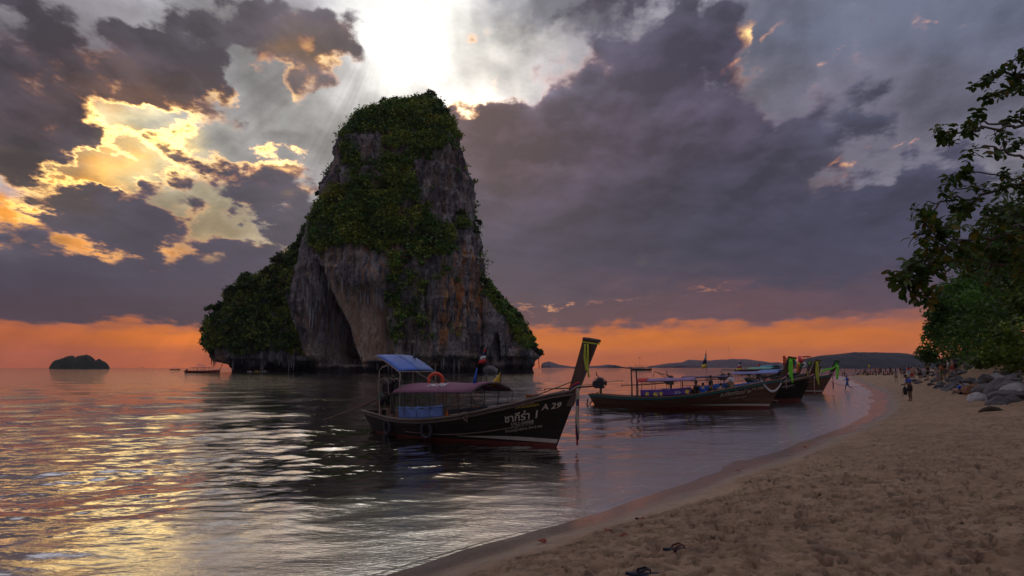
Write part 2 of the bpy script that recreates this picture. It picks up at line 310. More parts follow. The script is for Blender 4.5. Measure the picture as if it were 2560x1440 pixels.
# ------------------------------------------------------------------ object helpers
def mesh_np(name, V, F, smooth=True, mat=None, uv=None):
    """mesh from numpy arrays; F is (n,3) or (n,4) or a list of arrays"""
    me = bpy.data.meshes.new(name)
    V = np.ascontiguousarray(V, np.float32); me.vertices.add(len(V)); me.vertices.foreach_set('co', V.ravel())
    Fs = F if isinstance(F, list) else [F]
    Fs = [np.asarray(f, np.int32) for f in Fs if len(f)]
    loops = np.concatenate([f.ravel() for f in Fs]); sizes = np.concatenate([np.full(len(f), f.shape[1]) for f in Fs])
    me.loops.add(len(loops)); me.loops.foreach_set('vertex_index', loops)
    me.polygons.add(len(sizes)); st = np.concatenate([[0], np.cumsum(sizes)[:-1]]).astype(np.int32)
    me.polygons.foreach_set('loop_start', st)
    me.update(calc_edges=True); me.validate()
    if smooth: me.polygons.foreach_set('use_smooth', np.ones(len(me.polygons), bool))
    if mat: me.materials.append(mat)
    return me
def attr(me, name, vals, typ='FLOAT', dom='POINT'):
    a = me.attributes.new(name, typ, dom)
    if typ == 'FLOAT': a.data.foreach_set('value', np.ascontiguousarray(vals, np.float32))
    else:
        v = np.ones((len(vals), 4), np.float32); v[:, :vals.shape[1]] = vals
        a.data.foreach_set('color', v.ravel())
def link(name, me, parent=None, **props):
    o = bpy.data.objects.new(name, me); col.objects.link(o)
    if parent is not None: o.parent = parent
    for k, v in props.items(): o[k] = v
    return o
def thing(name, label, cat, loc=(0, 0, 0), rz=0.0, group=None):
    o = bpy.data.objects.new(name, None); col.objects.link(o)
    o.location = loc; o.rotation_euler = (0, 0, rz); o.empty_display_size = .3
    o['label'] = label; o['category'] = cat
    if group: o['group'] = group
    return o
def tag(o, label, cat, group=None):
    o['label'] = label; o['category'] = cat
    if group: o['group'] = group
    return o
def copy_tree(o, parent=None, label=None, loc=None, rot=None, group=None):
    c = o.copy(); col.objects.link(c)
    if parent is not None: c.parent = parent
    for ch in o.children: copy_tree(ch, c)
    if label: c['label'] = label
    if group: c['group'] = group
    if loc is not None: c.location = loc
    if rot is not None: c.rotation_euler = rot if hasattr(rot, '__len__') else (0, 0, rot)
    return c
class MB:
    """collects simple shapes into ONE mesh"""
    def __init__(s): s.v = []; s.f = []
    def add(s, vs, fs):
        n = len(s.v); s.v += [tuple(v) for v in vs]; s.f += [tuple(i + n for i in f) for f in fs]
    def box(s, c, size, rot=None, taper=1.0):
        c = Vector(c); hx, hy, hz = [q / 2 for q in size]; vs = []
        for zz in (-1, 1):
            k = taper if zz > 0 else 1
            for xx, yy in ((-1, -1), (1, -1), (1, 1), (-1, 1)):
                v = Vector((xx * hx * k, yy * hy * k, zz * hz))
                if rot is not None: v = rot @ v
                vs.append(c + v)
        s.add(vs, [(3, 2, 1, 0), (4, 5, 6, 7), (0, 1, 5, 4), (1, 2, 6, 5), (2, 3, 7, 6), (3, 0, 4, 7)])
    def tube(s, pts, r, n=6, closed=False, cap=True, up=None, flat=1.0):
        pts = [Vector(p) for p in pts]; rs = r if hasattr(r, '__len__') else [r] * len(pts)
        vs = []; N = len(pts); prev = None
        for i, p in enumerate(pts):
            if closed: t = pts[(i + 1) % N] - pts[i - 1]
            else: t = pts[min(i + 1, N - 1)] - pts[max(i - 1, 0)]
            t.normalize()
            if prev is None:
                a = Vector((0, 0, 1)) if abs(t.z) < .9 else Vector((1, 0, 0))
                if up is not None: a = Vector(up)
                nrm = (a - t * a.dot(t)).normalized()
            else: nrm = (prev - t * prev.dot(t)).normalized()
            prev = nrm; b = t.cross(nrm)
            for k in range(n):
                an = 2 * pi * k / n
                vs.append(p + (nrm * cos(an) + b * sin(an) * flat) * rs[i])
        fs = []
        for i in range(N if closed else N - 1):
            j = (i + 1) % N
            for k in range(n):
                k2 = (k + 1) % n; fs.append((i * n + k, i * n + k2, j * n + k2, j * n + k))
        if cap and not closed:
            fs.append(tuple(range(n - 1, -1, -1))); fs.append(tuple((N - 1) * n + k for k in range(n)))
        s.add(vs, fs)
    def rings(s, rings, closed=True, cap=True):
        n = len(rings[0]); vs = [v for r in rings for v in r]; fs = []
        for i in range(len(rings) - 1):
            for k in range(n if closed else n - 1):
                k2 = (k + 1) % n; fs.append((i * n + k, i * n + k2, (i + 1) * n + k2, (i + 1) * n + k))
        if cap and closed:
            fs.append(tuple(range(n - 1, -1, -1))); fs.append(tuple((len(rings) - 1) * n + k for k in range(n)))
        s.add(vs, fs)
    def sheet(s, grid, th=0.01):
        """a curved sheet with real thickness; grid[i][j] of points"""
        g = [[Vector(p) for p in row] for row in grid]; ni, nj = len(g), len(g[0])
        top, bot = [], []
        for i in range(ni):
            for j in range(nj):
                du = g[min(i + 1, ni - 1)][j] - g[max(i - 1, 0)][j]; dv = g[i][min(j + 1, nj - 1)] - g[i][max(j - 1, 0)]
                nn = du.cross(dv); nn = nn.normalized() if nn.length > 1e-9 else Vector((0, 0, 1))
                top.append(g[i][j] + nn * th / 2); bot.append(g[i][j] - nn * th / 2)
        N = ni * nj; fs = []
        for i in range(ni - 1):
            for j in range(nj - 1):
                a, b, c, d = i * nj + j, i * nj + j + 1, (i + 1) * nj + j + 1, (i + 1) * nj + j
                fs.append((a, d, c, b)); fs.append((a + N, b + N, c + N, d + N))
        edge = [(0, j) for j in range(nj)] + [(i, nj - 1) for i in range(1, ni)] + [(ni - 1, j) for j in range(nj - 2, -1, -1)] + [(i, 0) for i in range(ni - 2, 0, -1)]
        ids = [i * nj + j for i, j in edge]
        for a, b in zip(ids, ids[1:] + ids[:1]): fs.append((a, b, b + N, a + N))
        s.add(top + bot, fs)
    def build(s, name, mat, parent=None, smooth=False, **props):
        me = bpy.data.meshes.new(name); me.from_pydata([tuple(v) for v in s.v], [], s.f); me.update()
        if smooth: me.polygons.foreach_set('use_smooth', np.ones(len(me.polygons), bool))
        if mat: me.materials.append(mat)
        return link(name, me, parent, **props)

# ------------------------------------------------------------------ materials
MATS = {}
def mat(name, color=(.5, .5, .5), rough=.7, metal=0.0, var=.25, scale=6.0, bump=.15, dirt=0.0, stretch=(1, 1, 1), spec=.5, coords='Object', sheen=None):
    """procedural: two noises vary colour, roughness and relief"""
    if name in MATS: return MATS[name]
    m = bpy.data.materials.new(name); m.use_nodes = True; t = m.node_tree; N = NT(t)
    b = t.nodes['Principled BSDF']; tcn = N.n('ShaderNodeTexCoord').outputs[coords]
    vec = N.v('MULTIPLY', tcn, stretch)
    n1 = N.noise(vec, scale, 5, .6, dims='3D'); n2 = N.noise(vec, scale * 6, 3, .5, dims='3D')
    f = N.m('ADD', N.m('MULTIPLY', n1, .65), N.m('MULTIPLY', n2, .35))
    lo = tuple(c * (1 - var) for c in color); hi = tuple(min(1, c * (1 + var)) for c in color)
    c = N.mix(N.mr(f, .3, .7, 0, 1, False), lo, hi)
    if dirt: c = N.mix(N.mr(n1, .55, .75, 0, dirt), c, (.03, .025, .02))
    N.put(b.inputs['Base Color'], c); N.put(b.inputs['Roughness'], N.m('ADD', rough - .08, N.m('MULTIPLY', n2, .16)))
    b.inputs['Metallic'].default_value = metal; b.inputs['Specular IOR Level'].default_value = spec
    if bump:
        bp = N.n('ShaderNodeBump'); bp.inputs['Strength'].default_value = bump; bp.inputs['Distance'].default_value = .02
        N.put(bp.inputs['Height'], f); N.put(b.inputs['Normal'], bp.outputs[0])
    MATS[name] = m; return m
# ------------------------------------------------------------------ plan of the shore
SHORE = [(-42, -60), (-14, -13)] + [tuple(ground(px, py)[:2]) for px, py in
         [(760, 1500), (1000, 1425), (1122, 1388), (1244, 1352), (1427, 1304), (1518, 1277), (1609, 1240), (1731, 1200), (1853, 1158),
          (1975, 1116), (2060, 1085), (2120, 1060), (2159, 1040), (2180, 1018), (2188, 1000), (2184, 985), (2168, 972), (2146, 960), (2122, 950), (2112, 941)]] + [(150, 232), (300, 290), (700, 330)]
BANK = [(9, -60), (13, 0), (15.5, 15), (19.5, 27), (25, 38), (34.6, 56), (48, 85), (78, 135), (140, 215), (300, 270), (700, 300)]
def shore_d(x, y): return poly_dist(x, y, SHORE)
def base_z(x, y, d=None):
    d = shore_d(x, y) if d is None else d
    land = 1.5 * (1 - np.exp(-np.maximum(d, 0) / 7.5))
    sea = -3.2 * (1 - np.exp(np.minimum(d, 0) * .022))
    db = poly_dist(x, y, BANK)
    return np.where(d > 0, land, sea) + np.where(d > 0, 3.4 * sstep(0, 11, db), 0) + 6 * sstep(14, 60, db) * (d > 0)
def gz(x, y):                                      # height of the ground under one point
    return float(base_z(np.array([float(x)]), np.array([float(y)]))[0])
def on_sand(px, py):
    """place on the sand seen at a photo position"""
    z = .9
    for _ in range(12):
        p = ground(px, py, z); z = .5 * z + .5 * gz(p.x, p.y)
    p = ground(px, py, z); return Vector((p.x, p.y, gz(p.x, p.y)))

def polar(radii, n_in, n_out, half=R(43)):
    a1 = np.linspace(-half, half, n_in); a2 = np.linspace(half, 2 * pi - half, n_out + 2)[1:-1]
    th = np.concatenate([a1, a2]); r, t = np.meshgrid(radii, th, indexing='ij')
    X, Y = r * np.sin(t), r * np.cos(t); nr, nt = r.shape
    i, j = np.meshgrid(np.arange(nr - 1), np.arange(nt), indexing='ij')
    a = i * nt + j; b = i * nt + (j + 1) % nt
    F = np.stack([a, b, b + nt, a + nt], -1).reshape(-1, 4)[:, ::-1]
    return X.ravel(), Y.ravel(), F, nr, nt, r.ravel()

# ------------------------------------------------------------------ beach and sea bed: one sheet
def footprints(x, y):
    """trampled dry sand: overlapping scuffs and footprints with raised rims"""
    h = np.zeros_like(x)
    wx = x + .10 * vnoise(x * 3, y * 3, seed=3); wy = y + .10 * vnoise(x * 3, y * 3, seed=4)
    for k, (cell, dep, rad) in enumerate(((.50, .018, .24), (.30, .038, .135), (.20, .044, .092), (.14, .034, .064))):
        gx, gy = np.floor(wx / cell), np.floor(wy / cell); best = np.zeros_like(x)
        for dx in (-1, 0, 1):
            for dy in (-1, 0, 1):
                cx_, cy_ = gx + dx, gy + dy; z0 = np.zeros_like(cx_)
                h1, h2 = _hash(cx_, cy_, z0, 11 + k), _hash(cx_, cy_, z0, 31 + k)
                h3, h4 = _hash(cx_, cy_, z0, 51 + k), _hash(cx_, cy_, z0, 71 + k)
                px_, py_ = (cx_ + h1) * cell, (cy_ + h2) * cell; an = h3 * 2 * pi
                ux = (wx - px_) * np.cos(an) + (wy - py_) * np.sin(an); uy = -(wx - px_) * np.sin(an) + (wy - py_) * np.cos(an)
                q = np.sqrt((ux / (rad * (.7 + .5 * h4))) ** 2 + (uy / (rad * (.36 + .25 * h2))) ** 2)
                pit = (-(1 - sstep(.25, 1.0, q)) + .16 * np.exp(-((q - 1.15) / .22) ** 2)) * (.35 + .9 * h4) * (h1 > .15)
                best = np.where(np.abs(pit) > np.abs(best), pit, best)
        h += best * dep
    h += .008 * fbm(x * 2.1, y * 2.1, oct=3, seed=9) + .008 * fbm(x * 8, y * 8, oct=3, seed=19)
    return h
near = 1 / np.linspace(1 / 3.2, 1 / 110, 520)
radii = np.concatenate([[.02, .8, 1.6, 2.4], near, np.geomspace(114, 700, 50), [1000, 2000, 4000, 6800]])
X, Y, F, nr, nt, rr = polar(radii, 620, 50)
d = shore_d(X, Y); Z = base_z(X, Y, d)
edge = .9 + .55 * fbm(X * .35, Y * .35, oct=3, seed=5) + .12 * np.minimum(np.abs(Y), 12) * .1
dry = sstep(1.15, 1.8, d + .8 * fbm(X * .5, Y * .5, oct=4, seed=5))
lod = 1 - sstep(60, 110, rr)
m = (d > .3) & (rr < 112) & (np.abs(X) < 90)
fp = np.zeros_like(X); fp[m] = footprints(X[m], Y[m])
Z = Z + (fp * 2.3 + .04) * dry * lod * (.75 + .35 * vnoise(X * .25, Y * .25, seed=8)) + .03 * fbm(X * .3, Y * .3, oct=2, seed=2) * sstep(1, 5, d)
Z += np.where((d < 4) & (d > -6), .045 * fbm(X * .28, Y * .28, oct=4, seed=6) * sstep(4, 2, d) * sstep(-6, -2, d), 0)
wet = 1 - sstep(.4, 2.0, d + .5 * fbm(X * .4, Y * .4, oct=3, seed=15))
me = mesh_np('beach', np.stack([X, Y, Z], 1), F)
attr(me, 'wet', wet); attr(me, 'dry', dry); attr(me, 'pit', fp)
sm = bpy.data.materials.new('sand'); sm.use_nodes = True; N = NT(sm.node_tree); bs = sm.node_tree.nodes['Principled BSDF']
oc = N.n('ShaderNodeTexCoord').outputs['Object']
def at_(N, nm):
    q = N.n('ShaderNodeAttribute'); q.attribute_name = nm; return q.outputs['Fac']
n1 = N.noise(oc, 1.1, 5, .6, dims='3D'); n2 = N.noise(oc, 14, 4, .6, dims='3D'); n3 = N.noise(oc, 160, 3, .6, dims='3D')
drycol = N.mix(N.mr(n1, .35, .65, 0, 1), (.33, .215, .122), (.45, .305, .185))
drycol = N.mix(N.mr(n2, .35, .7, 0, .55), drycol, (.24, .15, .098))
drycol = N.mix(N.mr(n3, .45, .75, 0, .5), drycol, (.17, .11, .08))
n4 = N.noise(oc, 3.6, 4, .65, .3, dims='3D'); drycol = N.mix(N.mr(n4, .50, .66, 0, .65), drycol, (.13, .082, .055))  # dark mottling painted into the sand for shadow in the footprints
wetcol = N.mix(n1, (.15, .105, .080), (.20, .14, .105))
sc = N.mix(at_(N, 'wet'), drycol, wetcol)
N.put(bs.inputs['Base Color'], sc)
N.put(bs.inputs['Roughness'], N.mr(at_(N, 'wet'), 0, 1, .92, .20)); bs.inputs['Specular IOR Level'].default_value = .5
bp = N.n('ShaderNodeBump'); bp.inputs['Distance'].default_value = .045
N.put(bp.inputs['Strength'], N.mr(at_(N, 'dry'), 0, 1, .06, 1.0)); N.put(bp.inputs['Height'], N.m('ADD', N.m('MULTIPLY', n2, .8), N.m('MULTIPLY', n3, .25)))
N.put(bs.inputs['Normal'], bp.outputs[0]); me.materials.append(sm)
beach = link('beach', me, kind='structure')

# ------------------------------------------------------------------ sea
near = 1 / np.linspace(1 / 6.0, 1 / 420, 600)
radii = np.concatenate([near, np.geomspace(430, 6750, 60)])
X, Y, F, nr, nt, rr = polar(radii, 640, 50)
d = shore_d(X, Y); depth = -base_z(X, Y, d)
Z = np.zeros_like(X); wr = np.random.default_rng(5)
cell = np.maximum(rr * rr * (1 / 6.0 - 1 / 420) / 640, rr * R(86) / 700 * .6)
for i in range(46):
    wl = .34 * (1.085 ** i) * (1 + .1 * wr.random()); ang = R(-62) + wr.normal(0, .55)      # travelling in to the shore
    k = 2 * pi / wl; ph = wr.random() * 6.28
    amp = .0026 * wl ** .92 * (1.5 if wl < 2.2 else .8)
    kx, ky = k * cos(ang), k * sin(ang)
    lw = sstep(1.6, 3.2, wl / cell)
    wob = 1.1 * vnoise(X / (wl * 4), Y / (wl * 4), seed=40 + i)
    Z += amp * lw * np.sin(kx * X + ky * Y + ph + wob * 2)
Z *= sstep(0.0, 10.0, -d) * .88 + .12
swell = np.exp(-((d + 4.3 + .5 * vnoise(X * .12, Y * .12, seed=77)) / .55) ** 2) * .018
Z += swell
Z = np.where(d > -.1, Z * .2, Z)
keep = (d < 2.2)
Z = np.where(d > 0, np.minimum(Z, .012), Z)
vk = keep[F].any(1); F = F[vk]
used = np.unique(F); rem = np.full(len(X), -1); rem[used] = np.arange(len(used)); F = rem[F]
X, Y, Z, depth, d, rr = X[used], Y[used], Z[used], depth[used], d[used], rr[used]
me = mesh_np('sea', np.stack([X, Y, Z + .004], 1), F)
attr(me, 'depth', np.maximum(depth, 0)); attr(me, 'offshore', -d)
wm = bpy.data.materials.new('sea_water'); wm.use_nodes = True; t = wm.node_tree; t.nodes.clear(); N = NT(t)
out = N.n('ShaderNodeOutputMaterial'); gp = N.n('ShaderNodeNewGeometry').outputs['Position']
off = at_(N, 'offshore'); dep = at_(N, 'depth')
rot = N.n('ShaderNodeMapping'); N.put(rot.inputs[0], gp); rot.inputs[2].default_value = (0, 0, R(28)); rot.inputs[3].default_value = (.55, 1.25, 1)
v1 = rot.outputs[0]
b1 = N.noise(v1, 1.15, 3, .5, .3, dims='2D'); b2 = N.noise(v1, 4.2, 3, .5, .2, dims='2D'); b3 = N.noise(v1, 17, 2, .5, 0, dims='2D'); b4 = N.noise(v1, .16, 3, .5, dims='2D')
cd = N.n('ShaderNodeCameraData')
dist = N.v('LENGTH', gp, out=1)
h = N.m('ADD', N.m('MULTIPLY', b1, .10), N.m('MULTIPLY', b2, .030))
h = N.m('ADD', h, N.m('MULTIPLY', b3, .006)); h = N.m('ADD', h, N.m('MULTIPLY', b4, .30))
near_shore = N.mr(off, 0.0, 3.5, 1.0, 0.0)
h = N.m('ADD', h, N.m('MULTIPLY', N.m('MULTIPLY', b3, .022), near_shore))
bp = N.n('ShaderNodeBump'); N.put(bp.inputs['Strength'], N.mr(dist, 10, 160, .20, .85)); bp.inputs['Distance'].default_value = 1.0; N.put(bp.inputs['Height'], h)
fr = N.n('ShaderNodeFresnel'); fr.inputs['IOR'].default_value = 1.333; N.put(fr.inputs['Normal'], bp.outputs[0])
gl = N.n('ShaderNodeBsdfGlossy'); gl.inputs['Roughness'].default_value = .035; gl.inputs['Color'].default_value = (.88, .88, .88, 1); N.put(gl.inputs['Normal'], bp.outputs[0]); N.put(gl.inputs['Roughness'], N.mr(off, 0.5, 7.0, .20, .035))
tr = N.n('ShaderNodeBsdfTransparent'); tr.inputs['Color'].default_value = (.80, .90, .86, 1)
df = N.n('ShaderNodeBsdfDiffuse'); N.put(df.inputs['Color'], N.mix(N.mr(dep, .2, 2.5, 0, 1), (.070, .110, .080), (.022, .20, .145)))
m1 = N.n('ShaderNodeMixShader'); N.put(m1.inputs[0], N.mr(dep, .02, 1.0, .04, .96)); t.links.new(tr.outputs[0], m1.inputs[1]); t.links.new(df.outputs[0], m1.inputs[2])
# lace of foam where the last wave runs out
fo = N.noise(gp, 5.5, 5, .65, 1.2, dims='2D'); fo2 = N.noise(gp, .9, 3, .5, dims='2D')
lace = N.m('MULTIPLY', N.mr(N.m('ABSOLUTE', N.m('SUBTRACT', fo, .5)), 0.0, .075, 1.0, 0.0), N.mr(fo2, .36, .56, 0, 1))
lace = N.m('MULTIPLY', lace, N.m('MULTIPLY', N.mr(off, -.3, .6, .4, 1), N.mr(off, 3.0, 9.0, 1.0, 0.0)))
line = N.m('ADD', N.mr(N.m('ABSOLUTE', N.m('SUBTRACT', off, N.m('MULTIPLY', fo2, .9))), 0, .12, .9, 0), N.m('MULTIPLY', N.mr(N.m('ABSOLUTE', N.m('SUBTRACT', off, N.m('MULTIPLY_ADD', fo2, 3.0, 1.2))), 0, .22, .45, 0), N.mr(fo, .42, .6, 0, 1)))
wf = N.m('MINIMUM', N.m('ADD', N.m('MULTIPLY', lace, .55), N.m('MULTIPLY', line, .5)), 1.0)
foam = N.n('ShaderNodeBsdfDiffuse'); foam.inputs['Color'].default_value = (.58, .52, .48, 1)
m2 = N.n('ShaderNodeMixShader'); N.put(m2.inputs[0], wf); t.links.new(m1.outputs[0], m2.inputs[1]); t.links.new(foam.outputs[0], m2.inputs[2])
m3 = N.n('ShaderNodeMixShader'); N.put(m3.inputs[0], N.m('MULTIPLY', fr.outputs[0], N.m('SUBTRACT', 1.0, N.m('MULTIPLY', wf, .6)))); t.links.new(m2.outputs[0], m3.inputs[1]); t.links.new(gl.outputs[0], m3.inputs[2])
t.links.new(m3.outputs[0], out.inputs[0]); me.materials.append(wm)
sea = link('sea', me, kind='structure')

# ------------------------------------------------------------------ far land
def far_hill(name, prof, Y, depth_m, color, seed):
    """a long hill whose skyline is known; runs back from Y"""
    xs = np.array([p[0] for p in prof], float); ys = np.array([p[1] for p in prof], float)
    n = 220; px = np.linspace(xs[0], xs[-1], n); py = np.interp(px, xs, ys)
    k = (Y + depth_m * .5) / FPX
    Xc = (px - 1280) * k; Hc = np.maximum((919 - py) * k + 1.2 * k * fbm(px * .12, px * 0, oct=3, seed=seed), 0.0)
    tt = np.linspace(-1, 1, 21); V = []; wd = np.clip(Hc / max(Hc.max(), 1), 0, 1) ** .5
    for q in tt:
        hh = Hc * (1 - np.abs(q) ** 1.7) - 3 * abs(q) ** 6
        jitter = depth_m * .12 * fbm(Xc / (depth_m * .4), np.full(n, q * 3.), oct=3, seed=seed + 3)
        V.append(np.stack([Xc * (1 + 0 * q), Y + depth_m * .5 + depth_m * .5 * q * wd + jitter * abs(q), hh * (1 + .10 * fbm(Xc / (20 * k), np.full(n, q * 4.), oct=3, seed=seed + 5) * (abs(q) > .05))], 1))
    V = np.concatenate(V); i, j = np.meshgrid(np.arange(len(tt) - 1), np.arange(n - 1), indexing='ij'); a = i * n + j
    F = np.stack([a, a + 1, a + n + 1, a + n], -1).reshape(-1, 4)
    return link(name, mesh_np(name, V, F, mat=mat(name + '_forest', color, .95, scale=.004 * 1, var=.4, bump=.0, coords='Object')), kind='structure')
far_hill('hills', [(1355, 908), (1372, 903), (1395, 910), (1430, 916), (1480, 915), (1520, 911), (1560, 917), (1610, 917), (1650, 910), (1700, 905), (1725, 899), (1770, 901), (1800, 898), (1830, 897), (1870, 899), (1920, 905), (1960, 907), (2000, 912), (2060, 918), (2100, 919)], 5600, 700, (.05, .04, .05), 21)
far_hill('headland', [(1940, 919), (1985, 905), (2010, 896), (2050, 888), (2090, 884), (2125, 880), (2160, 879), (2200, 880), (2240, 882), (2280, 887), (2310, 892), (2340, 897), (2400, 905), (2500, 912), (2700, 919)], 2100, 420, (.012, .02, .028), 33)
islet = far_hill('islet', [(1508, 919), (1520, 913), (1535, 911), (1546, 914), (1556, 919)], 3900, 60, (.03, .03, .035), 44)

# ------------------------------------------------------------------ haze in the air
hz = MB(); hz.box((0, 0, 78), (13900, 13900, 166)); hm = bpy.data.materials.new('haze_air'); hm.use_nodes = True
hm.node_tree.nodes.clear(); N = NT(hm.node_tree); ho = N.n('ShaderNodeOutputMaterial'); pv = N.n('ShaderNodeVolumePrincipled')
pv.inputs['Color'].default_value = (.74, .66, .86, 1); pv.inputs['Density'].default_value = 4e-5; pv.inputs['Anisotropy'].default_value = 0.2
hm.node_tree.links.new(pv.outputs[0], ho.inputs['Volume'])
haze = hz.build('haze', hm, kind='stuff')

# ------------------------------------------------------------------ limestone island
def k2(px, py, cx, cy_, rx, ry, rot=0):
    c, s = cos(R(rot)), sin(R(rot)); dx, dy = px - cx, cy_ - py
    q = np.sqrt(((dx * c + dy * s) / rx) ** 2 + ((-dx * s + dy * c) / ry) ** 2)
    return 1 - sstep(0.55, 1.35, q)
def px_of(X, Z, Y):                                 # where X, Z would be read on a photo plane Y metres out
    a = PITCH; dz = Z - CAMZ; f = Y * cos(a) + dz * sin(a); u = -Y * sin(a) + dz * cos(a)
    return 1280 + FPX * X / f, 720 - FPX * u / f
def lobe(name, left, right, cyy, depth_k, nphi, nz, ztop_px, amp, seed, base_in=4.0, sq=2.6, dmin=10):
    zt = float(at(1280, ztop_px, cyy).z)
    zs = -2.5 + (zt + 2.5) * (np.linspace(0, 1, nz) ** .96)
    # silhouettes as functions of height on the plane y = cyy
    def edge(pts):
        q = sorted([(at(px, py, cyy).z, at(px, py, cyy).x) for px, py in pts]); return np.interp(zs, [a for a, b in q], [b for a, b in q])
    xl, xr = edge(left), edge(right)
    hw = np.maximum((xr - xl) / 2, .3); cx = (xr + xl) / 2; hd = np.maximum(hw * depth_k, dmin * (hw / hw.max()) ** .7)
    ph = np.linspace(0, 2 * pi, nphi, endpoint=False)
    # denser rings of points on the sea-facing half
    ph = ph - .42 * np.sin(ph - (-pi / 2)) * 0 
    PH, ZZ = np.meshgrid(ph, zs); CX = cx[:, None]; HW = hw[:, None]; HD = hd[:, None]
    c, s = np.cos(PH), np.sin(PH)
    rr_ = (np.abs(c) ** sq + np.abs(s) ** sq) ** (-1 / sq)
    X = CX + HW * c * rr_; Y = cyy + HD * s * rr_
    # outward direction
    nx, ny = c, s
    kx, kz = 1 / 22., 1 / 60.
    big = fbm(X / 26, Y / 26, ZZ / 44, 3, seed=seed)
    flute = fbm(X / 5.5, Y / 5.5, ZZ / 34, 4, .55, seed=seed + 5, ridge=True)
    fine = fbm(X / 1.8, Y / 1.8, ZZ / 5.0, 3, .6, seed=seed + 9, ridge=True)
    ledge = vnoise(X / 14, Y / 14, ZZ / 3.2, seed=seed + 12)
    ck = vnoise(X / 7, Y / 7, ZZ / 55, seed=seed + 14); crack = np.exp(-(ck / .07) ** 2) * sstep(-.3, .3, vnoise(X / 20, Y / 20, ZZ / 18, seed=seed + 15))
    front = sstep(.1, -.4, s)
    ppx, ppy = px_of(X, ZZ, cyy - hd[:, None] * .75)
    return dict(name=name, X=X, Y=Y, Z=ZZ, nx=nx, ny=ny, big=big, flute=flute, fine=fine, ledge=ledge, crack=crack, front=front, px=ppx, py=ppy, amp=amp, hw=HW, zt=zt, cx=CX, cyy=cyy, nphi=nphi, nz=nz, seed=seed, base_in=base_in)
def finish(L, smooth_mask=0, carve=0, parent=None, cols=None):
    L['gr'] = (cols or {}).get('green', 0)
    taper = np.minimum(1, L['hw'] / 14)
    disp = L['amp'] * (L['big'] * .9) * taper + (1 - smooth_mask) * (L['amp'] * .85 * (L['flute'] - .55) + L['amp'] * .42 * (L['fine'] - .5) + L['amp'] * .22 * L['ledge'] - L['amp'] * .55 * L['crack']) * taper ** .5 * 1.0
    disp = disp - carve - 1.1 * L['gr']
    z = L['Z']; disp = disp - L['base_in'] * (1 - sstep(3.5, 7.5, z + 1.2 * L['ledge'])) + .8 * (1 - sstep(-1, 1.0, z))
    X = L['X'] + L['nx'] * disp; Y = L['Y'] + L['ny'] * disp; Zv = z + .8 * L['ledge'] * taper * sstep(6, 12, z)
    nphi, nz = L['nphi'], L['nz']
    V = np.stack([X, Y, Zv], -1).reshape(-1, 3)
    i, j = np.meshgrid(np.arange(nz - 1), np.arange(nphi), indexing='ij'); a = i * nphi + j; b = i * nphi + (j + 1) % nphi
    F = np.stack([a, b, b + nphi, a + nphi], -1).reshape(-1, 4)
    top = len(V); V = np.concatenate([V, [[float(L['cx'][-1, 0]), L['cyy'], L['zt'] + .6]]])
    jj = np.arange(nphi); T = np.stack([(nz - 1) * nphi + jj, (nz - 1) * nphi + (jj + 1) % nphi, np.full(nphi, top)], 1)
    me = mesh_np(L['name'], V, [F, T], mat=ROCK)
    for k, v in (cols or {}).items(): attr(me, k, np.concatenate([np.broadcast_to(v, X.shape).ravel(), [0]]))
    L['V'] = V; return link(L['name'], me, parent)
# rock material
ROCK = bpy.data.materials.new('limestone'); ROCK.use_nodes = True; N = NT(ROCK.node_tree); b = ROCK.node_tree.nodes['Principled BSDF']
oc = N.n('ShaderNodeTexCoord').outputs['Object']; vs = N.v('MULTIPLY', oc, (1, 1, .24))
s1 = N.noise(vs, .22, 6, .62, .6, dims='3D'); s2 = N.noise(vs, .9, 5, .65, .4, dims='3D'); s3 = N.noise(oc, .09, 4, .6, dims='3D'); s4 = N.noise(N.v('MULTIPLY', oc, (1, 1, .5)), 1.9, 4, .65, dims='3D')
grey = N.mix(N.mr(s1, .40, .60, 0, 1), (.09, .088, .10), (.50, .48, .48))  # limestone lightened beyond its first grey to lift the unlit face
grey = N.mix(N.mr(s2, .42, .62, 0, .75), grey, (.22, .21, .235))
grey = N.mix(N.mr(s4, .52, .64, 0, .8), grey, (.05, .05, .058))
palec = N.mix(N.mr(s1, .4, .62, 0, 1), (.50, .36, .26), (.68, .56, .44)); palec = N.mix(N.mr(s2, .5, .68, 0, .7), palec, (.30, .20, .15))
orc = N.mix(N.mr(s2, .4, .6, 0, 1), (.55, .20, .07), (.60, .40, .22))
c = N.mix(N.m('MULTIPLY', at_(N, 'pale'), N.mr(s4, .66, .50, .55, 1)), grey, palec)
strk = N.m('MULTIPLY', at_(N, 'orange'), N.mr(N.noise(N.v('MULTIPLY', oc, (1, 1, .12)), .34, 3, .6, .3, dims='3D'), .50, .58, 0, 1))
c = N.mix(strk, c, orc)
soil = N.mix(s2, (.035, .04, .018), (.07, .055, .03)); c = N.mix(N.m('MULTIPLY', at_(N, 'green'), N.mr(s4, .3, .55, .95, .55)), c, soil)
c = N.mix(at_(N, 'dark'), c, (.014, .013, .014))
N.put(b.inputs['Base Color'], c); b.inputs['Roughness'].default_value = .92; b.inputs['Specular IOR Level'].default_value = .25
bp = N.n('ShaderNodeBump'); bp.inputs['Strength'].default_value = 1.0; bp.inputs['Distance'].default_value = 2.5
N.put(bp.inputs['Height'], N.m('ADD', s2, N.m('MULTIPLY', s4, .6))); N.put(b.inputs['Normal'], bp.outputs[0])

island = thing('limestone_island', 'towering limestone rock island cloaked in shrubs rising from the sea behind the moored boat', 'island', (-20, 330, 0))
def local(o, root=island):
    o.location = -root.location; return o
